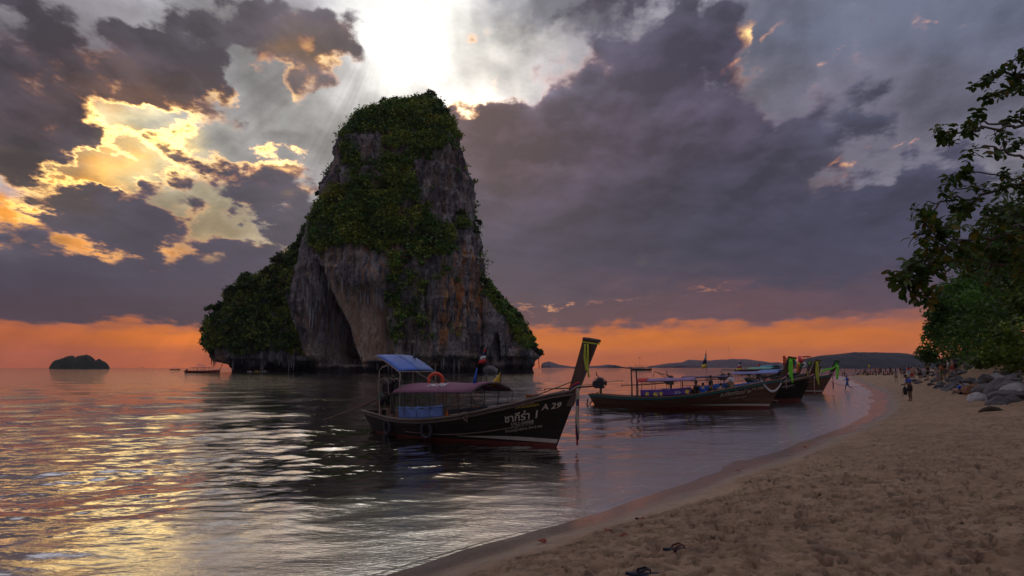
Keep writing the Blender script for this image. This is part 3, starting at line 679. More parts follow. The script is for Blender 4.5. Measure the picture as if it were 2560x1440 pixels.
# --- tower
TL_ = [(1040, 250), (1000, 256), (965, 266), (932, 279), (902, 296), (880, 318), (864, 342), (843, 360), (835, 400), (826, 432), (812, 455), (800, 480), (790, 510), (778, 545), (770, 580), (762, 620), (768, 660), (752, 700), (742, 760), (756, 820), (768, 880), (775, 925), (775, 960)]
TR_ = [(1072, 250), (1092, 258), (1116, 280), (1134, 312), (1151, 352), (1164, 400), (1168, 430), (1182, 450), (1185, 500), (1191, 550), (1200, 590), (1205, 640), (1212, 660), (1205, 690), (1206, 740), (1214, 800), (1222, 860), (1230, 925), (1230, 960)]
T = lobe('tower', TL_, TR_, 325, .62, 660, 360, 250, 3.6, 3)
px, py, z = T['px'], T['py'], T['Z']; fr = T['front']
slab = fr * sstep(.0, 1.0, (px - (785 + (py - 640) * .40)) / 22) * (1 - sstep(0, 1, (px - (938 + (py - 640) * .17)) / 16)) * sstep(655, 700, py) * (1 - sstep(888, 905, py))
slab_hi = fr * sstep(0, 1, (px - 800) / 25) * (1 - sstep(0, 1, (px - 900) / 30)) * sstep(600, 640, py) * (1 - sstep(690, 720, py))
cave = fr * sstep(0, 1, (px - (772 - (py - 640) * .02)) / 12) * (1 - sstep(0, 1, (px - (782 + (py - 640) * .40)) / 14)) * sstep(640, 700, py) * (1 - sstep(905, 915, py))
hood = fr * k2(px, py, 910, 680, 70, 50)            # grey curtain hanging over the slab
drips = .5 + .5 * vnoise(px / 7, py / 60, seed=61)
hood = np.clip(hood * 1.2 - .25 * drips, 0, 1)
ribs = fr * np.exp(-((px - (928 + (py - 600) * .16)) / 7) ** 2) * sstep(590, 650, py)
n_ = fbm(px / 60, py / 60, oct=4, seed=91); n2_ = fbm(px / 26, py / 26, oct=3, seed=97)
green = np.maximum.reduce([sstep(350, 325, py + 14 * n_), k2(px, py, 1020, 400, 90, 90, 20), k2(px, py, 960, 500, 190, 70, 5), k2(px, py, 900, 570, 150, 60, 0), k2(px, py, 1060, 590, 110, 70, -25), k2(px, py, 870, 410, 40, 60),
                         .50 * k2(px, py, 1010, 700, 80, 120), .52 * k2(px, py, 1030, 830, 70, 90), .6 * k2(px, py, 1110, 660, 60, 60), .7 * k2(px, py, 890, 640, 50, 26), k2(px, py, 1150, 560, 26, 40), k2(px, py, 1140, 500, 14, 60), .8 * k2(px, py, 1095, 330, 60, 60), k2(px, py, 790, 560, 40, 90)])
greypatch = np.maximum.reduce([k2(px, py, 1120, 470, 42, 95), k2(px, py, 920, 375, 50, 34), .8 * k2(px, py, 860, 460, 20, 50), .9 * k2(px, py, 1060, 450, 24, 60), k2(px, py, 1165, 620, 30, 60)])
green = np.clip(green * (1 - .92 * greypatch) + .55 * n_ + .50 * n2_ - .10, 0, 1) * (1 - np.clip(slab + slab_hi + cave + hood * .8, 0, 1)) * sstep(8, 14, z)
green = np.where(fr < .3, .8 * sstep(15, 40, z) * (.6 + .5 * n_), green)
carve = 24 * cave * (.75 + .35 * fbm(px / 16, py / 80, oct=3, seed=70, ridge=True)) + 7 * slab * sstep(680, 860, py) - 3.0 * hood - 2.2 * ribs + 4 * slab_hi * 0
pale = np.clip(slab * 1.0 + slab_hi * .7 * (.6 + .6 * vnoise(px / 12, py / 70, seed=33)) + .35 * k2(px, py, 860, 880, 160, 34) * fr, 0, 1) * (1 - hood) * (1 - .5 * ribs)
pale = np.clip(pale + fr * .55 * (vnoise(px / 8, py / 90, seed=35) > .55) * sstep(600, 700, py), 0, 1)
orange = fr * np.clip(k2(px, py, 1165, 720, 50, 110) + .9 * k2(px, py, 1115, 800, 36, 60) + .35 * k2(px, py, 960, 650, 60, 60) + .25, 0, 1)
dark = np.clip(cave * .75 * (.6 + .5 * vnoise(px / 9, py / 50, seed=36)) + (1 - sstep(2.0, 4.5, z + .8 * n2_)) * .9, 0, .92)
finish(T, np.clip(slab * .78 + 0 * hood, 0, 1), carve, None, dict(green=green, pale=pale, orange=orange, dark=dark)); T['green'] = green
tower_o = local(bpy.data.objects['tower']); tower_o.parent = island
# --- wooded ridge behind on the left
RL = [(905, 530), (775, 552), (758, 580), (742, 606), (722, 628), (700, 648), (662, 688), (630, 695), (600, 708), (575, 735), (562, 757), (552, 775), (540, 792), (520, 812), (512, 840), (510, 862), (522, 874), (530, 895), (548, 915), (556, 926), (556, 960)]
RR = [(930, 530), (930, 960)]
Rg = lobe('ridge', RL, RR, 420, .42, 500, 200, 545, 3.4, 31, base_in=5, sq=2.2, dmin=20)
n_ = fbm(Rg['px'] / 50, Rg['py'] / 50, oct=4, seed=92)
green = np.clip(.95 + .5 * n_, 0, 1) * sstep(9, 15, Rg['Z'] + 3 * n_) * (1 - .85 * k2(Rg['px'], Rg['py'], 530, 895, 18, 34)); 
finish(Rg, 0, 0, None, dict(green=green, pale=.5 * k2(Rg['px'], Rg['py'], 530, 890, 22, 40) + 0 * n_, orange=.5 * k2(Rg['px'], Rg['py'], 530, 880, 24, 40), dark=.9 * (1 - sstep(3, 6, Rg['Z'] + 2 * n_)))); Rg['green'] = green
ridge_o = local(bpy.data.objects['ridge']); ridge_o.parent = island
# --- spur on the right
SL = [(1213, 702), (1203, 740), (1200, 800), (1198, 860), (1196, 925), (1196, 960)]
SR = [(1220, 702), (1232, 716), (1246, 735), (1262, 752), (1284, 775), (1304, 800), (1316, 822), (1334, 845), (1348, 872), (1358, 892), (1352, 912), (1346, 925), (1344, 960)]
Sp = lobe('spur', SL, SR, 318, .7, 380, 200, 700, 2.6, 51, base_in=3.0, sq=2.2, dmin=10)
n_ = fbm(Sp['px'] / 40, Sp['py'] / 40, oct=4, seed=93); q = Sp['px'] - np.interp(Sp['py'], [700, 735, 775, 845, 892, 930], [1215, 1246, 1284, 1334, 1358, 1346])
green = np.clip(sstep(-55, -18, q) + .45 * n_ - .1, 0, 1) * sstep(8, 14, Sp['Z'])
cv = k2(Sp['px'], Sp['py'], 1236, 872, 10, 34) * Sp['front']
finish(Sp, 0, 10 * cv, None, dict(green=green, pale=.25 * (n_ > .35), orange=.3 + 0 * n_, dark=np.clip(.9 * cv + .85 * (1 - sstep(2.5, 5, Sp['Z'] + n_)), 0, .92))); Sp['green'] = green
spur_o = local(bpy.data.objects['spur']); spur_o.parent = island

# --- leaf material with its own colour per clump
def leaf_mat(name, trans=.25, rough=.6):
    m = bpy.data.materials.new(name); m.use_nodes = True; N = NT(m.node_tree); b = m.node_tree.nodes['Principled BSDF']
    a = N.n('ShaderNodeAttribute'); a.attribute_name = 'tint'
    oi = N.n('ShaderNodeObjectInfo').outputs['Random']
    n = N.noise(N.n('ShaderNodeNewGeometry').outputs['Position'], 2.3, 3, .6, dims='3D')
    c = N.scale(a.outputs['Color'], N.m('MULTIPLY', N.mr(n, .3, .7, .65, 1.3), N.mr(oi, 0, 1, .8, 1.2, False)))
    N.put(b.inputs['Base Color'], c); b.inputs['Roughness'].default_value = rough; b.inputs['Specular IOR Level'].default_value = .3
    tl = N.n('ShaderNodeBsdfTranslucent'); N.put(tl.inputs[0], c); mx = N.n('ShaderNodeMixShader'); mx.inputs[0].default_value = trans
    o = m.node_tree.nodes['Material Output']; lk = m.node_tree.links
    lk.new(b.outputs[0], mx.inputs[1]); lk.new(tl.outputs[0], mx.inputs[2]); lk.new(mx.outputs[0], o.inputs[0]); return m
LEAF = leaf_mat('foliage')
GREENS = 1.75 * np.array([(.06, .115, .022), (.040, .085, .022), (.085, .135, .022), (.14, .165, .025), (.20, .18, .03), (.15, .10, .035), (.035, .075, .03)])  # greens multiplied up so leaves on the dim side look better lit
def leafy(centers, radii, nleaf, size, tints, squash=.7, seed=0, quad=False):
    """many small leaf faces spread through each crown; thicker towards its skin"""
    r = np.random.default_rng(seed); n = len(centers); size = size * (1.0 if np.ndim(size) == 0 else 1)
    c = np.repeat(centers, nleaf, 0); rad = np.repeat(radii, nleaf)[:, None]
    dv = r.normal(size=(n * nleaf, 3)); dv /= np.linalg.norm(dv, axis=1, keepdims=True)
    rr = r.random((n * nleaf, 1)) ** .45
    p = c + dv * rr * rad * np.array([1, 1, squash])
    s = size * (.6 + .8 * r.random((n * nleaf, 1)))
    u = r.normal(size=p.shape); u[:, 2] *= .55; u /= np.linalg.norm(u, axis=1, keepdims=True)
    w = dv * .8 + r.normal(size=p.shape) * .6; v = np.cross(u, w); v /= np.linalg.norm(v, axis=1, keepdims=True)
    if quad:
        V = np.stack([p - u * s * .5, p + v * s * .32, p + u * s * .62, p - v * s * .32], 1).reshape(-1, 3); F = np.arange(len(V)).reshape(-1, 4); k = 4
    else:
        V = np.stack([p - u * s * .5, p + u * s * .5 + v * s * .1, p + v * s * .75], 1).reshape(-1, 3); F = np.arange(len(V)).reshape(-1, 3); k = 3
    tt = np.repeat(tints, nleaf, 0) * (.7 + .6 * r.random((n * nleaf, 1)))
    return V, F, np.repeat(tt, k, 0)
def scatter_bushes(name, L, count, rmin, rmax, nleaf, size, seed, parent, kmin=.35):
    r = np.random.default_rng(seed); g = np.append(L['green'].ravel(), 0); y = L['V'][:, 1]
    fr = np.append(L['front'].ravel(), 0); w = np.clip(g - kmin, 0, 1) * (.12 + .88 * fr)
    w *= np.append(np.broadcast_to(L['hw'], L['green'].shape).ravel(), 0)
    idx = r.choice(len(w), count, p=w / w.sum()); ctr = L['V'][idx] + r.normal(size=(count, 3)) * .4
    rad = rmin + (rmax - rmin) * r.random(count) ** 2
    ctr[:, 2] += rad * .25
    nx = np.append(L['nx'] if L['nx'].shape == L['green'].shape else np.broadcast_to(L['nx'], L['green'].shape), 0); 
    pick = np.clip((1.6 * (1 + vnoise(ctr[:, 0] / 9, ctr[:, 1] / 9, ctr[:, 2] / 9, seed=seed)) + 1.6 * r.random(count) ** 1.5 + .4 * r.normal(size=count)), 0, 6.4).astype(int)
    V, F, tt = leafy(ctr, rad, nleaf, size, GREENS[pick], seed=seed)
    me = mesh_np(name, V, F, smooth=False, mat=LEAF); attr(me, 'tint', tt, 'FLOAT_COLOR')
    o = link(name, me, parent, kind='stuff'); local(o); return ctr, rad
ct, _ = scatter_bushes('shrubs', T, 4800, .8, 4.6, 42, 1.05, 101, island)
cr, _ = scatter_bushes('shrubs', Rg, 3600, 1.8, 4.2, 34, 1.5, 102, island, .2)
cs, _ = scatter_bushes('shrubs', Sp, 900, 1.0, 2.4, 30, 1.0, 103, island)

# --- trees one can tell apart on the island
BARK = mat('bark', (.065, .050, .038), .95, var=.4, scale=3, bump=.5, stretch=(1, 1, .3))
def tree_mesh(seed, H, crown_r, n_cl, nleaf, size, squash=.7, trunk_r=.25, lean=0, tint=None):
    r = np.random.default_rng(seed); mb = MB(); pts = [Vector((0, 0, -1.5))]
    for i in range(1, 6): pts.append(Vector((lean * H * (i / 5) ** 1.5 + r.normal() * .02 * H, r.normal() * .02 * H, H * i / 5 * .8)))
    mb.tube(pts, [trunk_r * (1.25 - .18 * i) for i in range(6)], 7)
    ctr = []
    for i in range(n_cl):
        a = r.random() * 6.28; rr = crown_r * sqrt(r.random()) * .85; zz = H * (.55 + .42 * (1 - (rr / crown_r) ** 2)) + r.normal() * .05 * H
        p = Vector((pts[-1].x + rr * cos(a), rr * sin(a), zz)); ctr.append(p)
        if i % 2 == 0:
            s = pts[2 + int(r.integers(0, 3))]; mid = (s + p) / 2 + Vector((0, 0, -.05 * H))
            mb.tube([s, mid, p], [trunk_r * .45, trunk_r * .3, trunk_r * .1], 5)
    ctr = np.array([tuple(c) for c in ctr]); rad = crown_r * (.32 + .16 * r.random(n_cl))
    base = GREENS[r.integers(0, 4, n_cl)] * .9 if tint is None else np.array(tint) * (.75 + .5 * r.random((n_cl, 1)))
    V, F, tt = leafy(ctr, rad, nleaf, size, base, squash, seed)
    me = mesh_np('crown', V, F, smooth=False, mat=LEAF); attr(me, 'tint', tt, 'FLOAT_COLOR')
    tm = bpy.data.meshes.new('trunk'); tm.from_pydata([tuple(v) for v in mb.v], [], mb.f); tm.materials.append(BARK)
    return tm, me
kinds = [tree_mesh(s, 9 + s % 3, 3.6 + .4 * (s % 2), 10, 42, 1.15, tint=t) for s, t in ((1, (.04, .08, .02)), (2, (.06, .10, .022)), (3, (.035, .06, .02)), (4, (.085, .095, .025)))]
tr = np.random.default_rng(55)
sel = [i for i in tr.permutation(len(cr)) if cr[i][1] < 415 and cr[i][2] > 10][:70]
LAB = ['round dark green crown', 'bright green crown', 'deep green broad crown', 'olive green crown']
for i in sel:
    k = int(tr.integers(0, 4)); c = cr[i]
    sx = float(px_of(c[0], c[2], c[1])[0]); hz_ = 'low' if c[2] < 26 else 'halfway up' if c[2] < 48 else 'high up'; sd_ = 'far left end' if sx < 590 else 'left part' if sx < 650 else 'middle' if sx < 700 else 'part next to the tower'
    o = thing('jungle_tree', '%s %s on the wooded ridge, %s' % (LAB[k], hz_, sd_), 'tree', tuple(c - np.array([0, 0, 3.5])), float(tr.random() * 6.28), 'jungle trees on the wooded ridge of the island')
    s = .75 + .5 * tr.random(); o.scale = (s, s, s * (.85 + .2 * tr.random())); link('trunk', kinds[k][0], o); link('crown', kinds[k][1], o)
tsel = [i for i in tr.permutation(len(ct)) if ct[i][1] < 322 and ct[i][2] > 45][:46]
for i in tsel:
    c = ct[i]; k = int(tr.integers(0, 4)); zz_ = 'just under the summit' if c[2] > 100 else 'on the upper face' if c[2] > 82 else 'on the middle face' if c[2] > 60 else 'on the lower face'; sx = float(px_of(c[0], c[2], c[1])[0])
    o = thing('cliff_tree', '%s rooted %s of the rock tower, %s side' % (['spreading dark green tree', 'bright green tree', 'deep green bushy tree', 'olive green tree'][k], zz_, 'left' if sx < 930 else 'centre' if sx < 1050 else 'right'), 'tree', tuple(c - np.array([0, 0, 2.6])), float(tr.random() * 6.28), 'trees rooted in the tower face')
    s = .42 + .38 * tr.random(); o.scale = (s, s, s); link('trunk', kinds[k][0], o); link('crown', kinds[k][1], o)
sky_pts = [(770, 560, 330), (763, 545, 330), (792, 492, 328), (806, 462, 328), (818, 440, 328), (828, 410, 328), (846, 352, 326), (870, 330, 326), (892, 302, 325), (930, 276, 325), (958, 264, 325), (990, 254, 325), (1030, 250, 325), (1070, 250, 325), (1100, 262, 325), (1126, 292, 325),
           (1166, 408, 325), (1208, 560, 325), (1204, 590, 325), (1150, 330, 325), (745, 600, 380), (720, 626, 400), (690, 652, 410), (640, 694, 415), (598, 712, 415), (566, 752, 415), (545, 778, 415), (516, 830, 415), (512, 858, 415), (1222, 712, 318), (1262, 752, 318), (1290, 778, 318), (1306, 800, 318), (1332, 842, 318), (1350, 868, 318), (1358, 888, 318)]
sk = [tree_mesh(30 + s, 6.5, 2.3, 7, 34, .85, .6, .14, lean=.15, tint=t) for s, t in ((0, (.03, .05, .015)), (1, (.06, .06, .02)), (2, (.04, .07, .018)))]
cnt_ = {}; OR_ = ['first', 'second', 'third', 'fourth', 'fifth', 'sixth', 'seventh', 'eighth', 'ninth', 'tenth', 'eleventh', 'twelfth', 'thirteenth', 'fourteenth', 'fifteenth', 'sixteenth']
for n, (a, b_, yy) in enumerate(sky_pts):
    p = at(a, b_, yy); side = 1 if a > 1060 and b_ > 260 else -1
    where = 'sea spur right of the rock tower' if yy == 318 else 'skyline of the wooded left ridge' if yy >= 380 else 'right edge of the rock tower' if side > 0 else 'top of the rock tower' if b_ < 290 else 'left edge of the rock tower'
    cnt_[where] = cnt_.get(where, 0) + 1
    o = thing('cliff_tree', 'small tree clinging to the %s, %s' % (where, (OR_[cnt_[where] - 1] + (' from its left end' if 'top of' in where else ' down its slope' if yy != 330 and yy != 328 else ' up the edge'))), 'tree', (p.x + (-2.0 if side > 0 else 2.0) * (b_ > 290), p.y - 3, p.z - 4.5), float(tr.random() * .6) if side < 0 else pi + float(tr.random() * .6), 'trees on the island skyline')
    s = .7 + .6 * tr.random(); o.scale = (s, s, s)
    k = n % 3; link('trunk', sk[k][0], o); link('crown', sk[k][1], o)
# stalactites under the overhangs, each its own spike
def front_at(Lb, px, py):
    V = Lb['V']; a, b_ = px_of(V[:, 0], V[:, 2], V[:, 1]); dd = (a - px) ** 2 + (b_ - py) ** 2 + np.where(V[:, 1] > Lb['cyy'], 1e6, 0); return Vector(V[int(np.argmin(dd))])
SPK = []
for k in range(5):
    s = MB(); q = np.random.default_rng(k); n = 7
    s.rings([[Vector(((w + .12 * q.random()) * cos(2 * pi * j / n) + dx, (w + .12 * q.random()) * sin(2 * pi * j / n), -z_)) for j in range(n)] for z_, w, dx in ((-2.2, .9, 0), (-.4, .75, 0), (1.6, .5, .1), (3.2, .3, .05), (4.8, .08, .1))])
    me_ = bpy.data.meshes.new('stalactite'); me_.from_pydata([tuple(v) for v in s.v], [], s.f); me_.materials.append(ROCK); SPK.append(me_)
sr = np.random.default_rng(9)
for x0_, x1_, y0_, y1_, n_, Lb, sz in ((862, 965, 728, 742, 20, T, 1.0), (745, 800, 700, 790, 16, T, 1.3), (800, 880, 690, 700, 8, T, .8), (770, 800, 660, 690, 4, T, 1.0), (570, 760, 900, 906, 22, Rg, .8), (1100, 1210, 896, 904, 14, T, .7), (880, 1090, 902, 908, 16, T, .6), (528, 540, 895, 902, 3, Rg, .8), (1130, 1200, 760, 800, 8, T, .8)):
    for k in range(n_):
        u = sr.random(); p = front_at(Lb, x0_ + (x1_ - x0_) * u, y0_ + (y1_ - y0_) * (u if x1_ - x0_ < 60 else sr.random()))
        o = link('stalactite', SPK[k % 5], island); f_ = sz * (.6 + .8 * sr.random()); o.location = p + Vector((0, .1, 1.0)) - island.location; o.scale = (f_ * 1.0, f_, f_ * (.8 + .9 * sr.random())); o.rotation_euler = (0, 0, sr.random() * 6)
# boulder in the water at the foot of the spur, and the small dark islet far out on the left
def rocky(name, mt, seed, sub=3, amp=.25, sq=(1, 1, .7), facet=True):
    bm = bmesh.new(); bmesh.ops.create_icosphere(bm, subdivisions=sub, radius=1)
    V = np.array([v.co[:] for v in bm.verts]); r = np.random.default_rng(seed)
    for _ in range(9):                              # flat breaks, as in quarried stone
        n = r.normal(size=3); n /= np.linalg.norm(n); dlim = .62 + .3 * r.random(); q = V @ n; V = V - np.outer(np.maximum(q - dlim, 0), n)
    V *= (1 + amp * fbm(V[:, 0] * 1.4 + seed, V[:, 1] * 1.4, V[:, 2] * 1.4, 3, seed=seed))[:, None]
    V *= np.array(sq)
    for v, c in zip(bm.verts, V): v.co = c
    me = bpy.data.meshes.new(name); bm.to_mesh(me); bm.free(); me.materials.append(mt)
    return me
STONE = mat('boulder_stone', (.12, .115, .12), .9, var=.55, scale=2.2, bump=.8, dirt=.5)
p = ground(1227, 929, 0); o = link('sea_boulder', rocky('sea_boulder', STONE, 5, 3, .3, (1, .8, .75)), None); tag(o, 'pale boulder standing in the water at the foot of the right-hand spur', 'rock'); p = at(1226, 925, 268); o.location = (p.x, p.y, .6); o.scale = (3.4, 2.8, 3.4)
io = far_hill('distant_islet', [(137, 919), (138.5, 908), (139, 901), (146, 897), (158, 894), (172, 888), (183, 886), (188, 887), (194, 893), (198, 888), (206, 886), (222, 884), (232, 888), (240, 893), (243, 899), (254, 894), (262, 899), (270, 902), (277, 910), (278, 918), (279, 919)], 1250, 30, (.035, .045, .03), 72)
del io['kind']; tag(io, 'small dark lumpy rock islet on the horizon at the far left', 'island')
# ------------------------------------------------------------------ people: one continuous skinned body, clothes over it
def skin_mesh(verts, edges, radii, name, root=0, sub=1, flat=None):
    me = bpy.data.meshes.new(name); me.from_pydata([tuple(v) for v in verts], edges, [])
    o = bpy.data.objects.new(name, me); col.objects.link(o)
    sk = o.modifiers.new('s', 'SKIN'); sk.use_smooth_shade = True; sk.branch_smoothing = .4
    for i, d in enumerate(me.skin_vertices[0].data):
        rx = radii[i]; d.radius = rx if hasattr(rx, '__len__') else (rx, rx); d.use_root = (i == root); d.use_loose = False
    if sub: o.modifiers.new('d', 'SUBSURF').levels = sub
    bpy.context.view_layer.update(); dg = bpy.context.evaluated_depsgraph_get()
    out = bpy.data.meshes.new_from_object(o.evaluated_get(dg)); out.name = name
    bpy.data.objects.remove(o); bpy.data.meshes.remove(me); return out
HEADV = None
def head_parts(hp, neck, yaw=0.0, nod=0.0, hair='short'):
    """head with brow, nose, chin and ears, and a hair cap; facing +x"""
    Rm = Matrix.Rotation(yaw, 3, 'Z') @ Matrix.Rotation(nod, 3, 'Y'); rings = []
    prof = [(-.115, .030, .040, .030), (-.095, .052, .050, .022), (-.06, .066, .062, .012), (-.02, .080, .070, .004), (.02, .088, .074, 0), (.06, .086, .074, -.004), (.095, .066, .06, -.008), (.115, .030, .03, -.01)]
    for z, rx, ry, ox in prof:
        ring = []
        for k in range(14):
            a = 2 * pi * k / 14; x_ = ox + rx * cos(a); y_ = ry * sin(a)
            if k == 0 and -.05 < z < .03: x_ += .024 if z < -.01 else .008      # nose
            if k in (1, 13) and 0 < z < .04: x_ -= .010                       # eye hollows
            if k in (4, 10) and -.03 < z < .03: y_ *= 1.12                    # ears
            ring.append(Vector(hp) + Rm @ Vector((x_, y_, z)))
        rings.append(ring)
    hd = MB(); hd.rings(rings)
    hr = MB(); rr2 = []
    lo = {'short': -.02, 'long': -.26, 'bald': .05}[hair]
    for q in range(7):
        z = lo + (.128 - lo) * q / 6; w = 1.0 if z < .05 else max(.12, sqrt(max(0, 1 - ((z - .05) / .085) ** 2)))
        ring = []
        for k in range(12):
            a = 2 * pi * k / 12; fx = cos(a)
            rx = (.100 if fx < .2 else (.098 if z > .045 else .02)) * w; ring.append(Vector(hp) + Rm @ Vector((-.008 + rx * fx, .088 * w * sin(a), z)))
        rr2.append(ring)
    hr.rings(rr2)
    return hd, hr
def make_pose(spec, hair='short', hands=False, dress=False, name='p'):
    """spec gives the joints: pel, chest, neck, head, (l/r) sh, el, wr, hip, kn, an, toe; +x is forward"""
    g = {k: Vector(v) for k, v in spec.items() if k not in ('yaw', 'nod')}
    V, E, Rr = [], [], []; ix = {}
    def add(k, p, r, par=None):
        ix[k] = len(V); V.append(p); Rr.append(r)
        if par is not None: E.append((ix[par], ix[k]))
    add('pel', g['pel'], (.135, .115)); add('belly', g['pel'].lerp(g['chest'], .5), (.13, .11), 'pel'); add('chest', g['chest'], (.145, .115), 'belly')
    add('neck', g['neck'], .055, 'chest'); add('skull', g['neck'].lerp(g['head'], .75), .052, 'neck')
    for s in 'lr':
        add('sh' + s, g['sh' + s], .062, 'chest'); add('ua' + s, g['sh' + s].lerp(g['el' + s], .5), .050, 'sh' + s); add('el' + s, g['el' + s], .040, 'ua' + s)
        add('fa' + s, g['el' + s].lerp(g['wr' + s], .4), .039, 'el' + s); add('wr' + s, g['wr' + s], .026, 'fa' + s)
        d = (g['wr' + s] - g['el' + s]).normalized(); add('pm' + s, g['wr' + s] + d * .07, (.036, .020), 'wr' + s)
        side = Vector((1, 0, 0)) if abs(d.x) < .7 else Vector((0, 0, 1)); side = (side - d * side.dot(d)).normalized(); dn = Vector((0, 0, -1)) * .3
        if hands:
            for q in range(4):
                off = side * (-.028 + .019 * q); base = g['wr' + s] + d * .085 + off; ln = (.062, .074, .070, .054)[q]
                add('f%d%s' % (q, s), base + (d + dn * .3).normalized() * ln * .5, .010, 'pm' + s); add('g%d%s' % (q, s), base + (d + dn).normalized() * ln, .008, 'f%d%s' % (q, s))
            add('t' + s, g['wr' + s] + d * .05 + side * .045, .012, 'pm' + s)
        else: add('fg' + s, g['wr' + s] + d * .145, (.026, .014), 'pm' + s)
        add('hip' + s, g['hip' + s], .098, 'pel'); add('th' + s, g['hip' + s].lerp(g['kn' + s], .5), .082, 'hip' + s); add('kn' + s, g['kn' + s], .058, 'th' + s)
        add('cf' + s, g['kn' + s].lerp(g['an' + s], .35), .058, 'kn' + s); add('an' + s, g['an' + s], .036, 'cf' + s)
        add('to' + s, g['to' + s], (.042, .024), 'an' + s)
    body = skin_mesh(V, E, Rr, 'body')
    hd, hr = head_parts(g['head'], g['neck'], spec.get('yaw', 0), spec.get('nod', 0), hair)
    bodyonly = body.copy()
    # join head into the body mesh so that the figure stays one mesh
    bm = bmesh.new(); bm.from_mesh(body); vv = [bm.verts.new(v) for v in hd.v]
    for f in hd.f:
        try: bm.faces.new([vv[i] for i in f])
        except ValueError: pass
    for f in bm.faces: f.smooth = True
    bm.to_mesh(body); bm.free()
    JP = np.array([tuple(v) for v in V]); JK = list(ix.keys())
    def sub(keys, grow, nm, extra=None):            # cloth follows the body: its faces near these joints, lifted off the skin
        me0 = bodyonly; nv = len(me0.vertices); co = np.empty(nv * 3, np.float32); me0.vertices.foreach_get('co', co); co = co.reshape(-1, 3)
        no = np.array([v.normal[:] for v in me0.vertices]); near_ = np.argmin(((co[:, None] - JP[None]) ** 2).sum(-1), 1)
        ok = np.isin(near_, [ix[k] for k in keys]); fs = [tuple(p.vertices) for p in me0.polygons if all(ok[i] for i in p.vertices)]
        used = sorted({i for f in fs for i in f}); rm = {u: i for i, u in enumerate(used)}
        me1 = bpy.data.meshes.new(nm); me1.from_pydata([tuple(co[u] + no[u] * (grow + .006 * sin(co[u][2] * 40 + co[u][1] * 30))) for u in used], [], [tuple(rm[i] for i in f) for f in fs])
        me1.polygons.foreach_set('use_smooth', np.ones(len(me1.polygons), bool)); return me1
    top = sub(['belly', 'chest', 'shl', 'shr', 'ual', 'uar'], .018, 'shirt')
    if dress:
        bm_ = MB(); rings = []
        pl, kl, kr = g['pel'], g['knl'], g['knr']; mid = (kl + kr) / 2
        for q in range(5):
            c = pl.lerp(mid, q / 4); w = .15 + .07 * q / 4
            rings.append([c + Vector((w * .85 * cos(2 * pi * k / 12), w * sin(2 * pi * k / 12), .02 * sin(k * 2.3))) for k in range(12)])
        bm_.rings(rings, cap=False); bot = bpy.data.meshes.new('skirt'); bot.from_pydata([tuple(v) for v in bm_.v], [], bm_.f)
    else: bot = sub(['pel', 'hipl', 'hipr', 'thl', 'thr'], .026, 'shorts')
    hm_ = bpy.data.meshes.new('hair'); hm_.from_pydata([tuple(v) for v in hr.v], [], hr.f); hm_.polygons.foreach_set('use_smooth', np.ones(len(hm_.polygons), bool))
    return dict(body=body, shirt=top, bottom=bot, hair=hm_, dress=dress)
def P_stand(**k):
    d = dict(pel=(0, 0, .95), chest=(0, 0, 1.28), neck=(0.0, 0, 1.47), head=(.015, 0, 1.60), shl=(0, .17, 1.40), shr=(0, -.17, 1.40), ell=(-.02, .24, 1.12), elr=(-.02, -.24, 1.12), wrl=(.05, .25, .88), wrr=(.05, -.25, .88),
             hipl=(0, .09, .88), hipr=(0, -.09, .88), knl=(.02, .10, .50), knr=(.01, -.11, .50), anl=(0, .10, .085), anr=(-.02, -.12, .085), tol=(.14, .12, .03), tor=(.12, -.15, .03)); d.update(k); return d
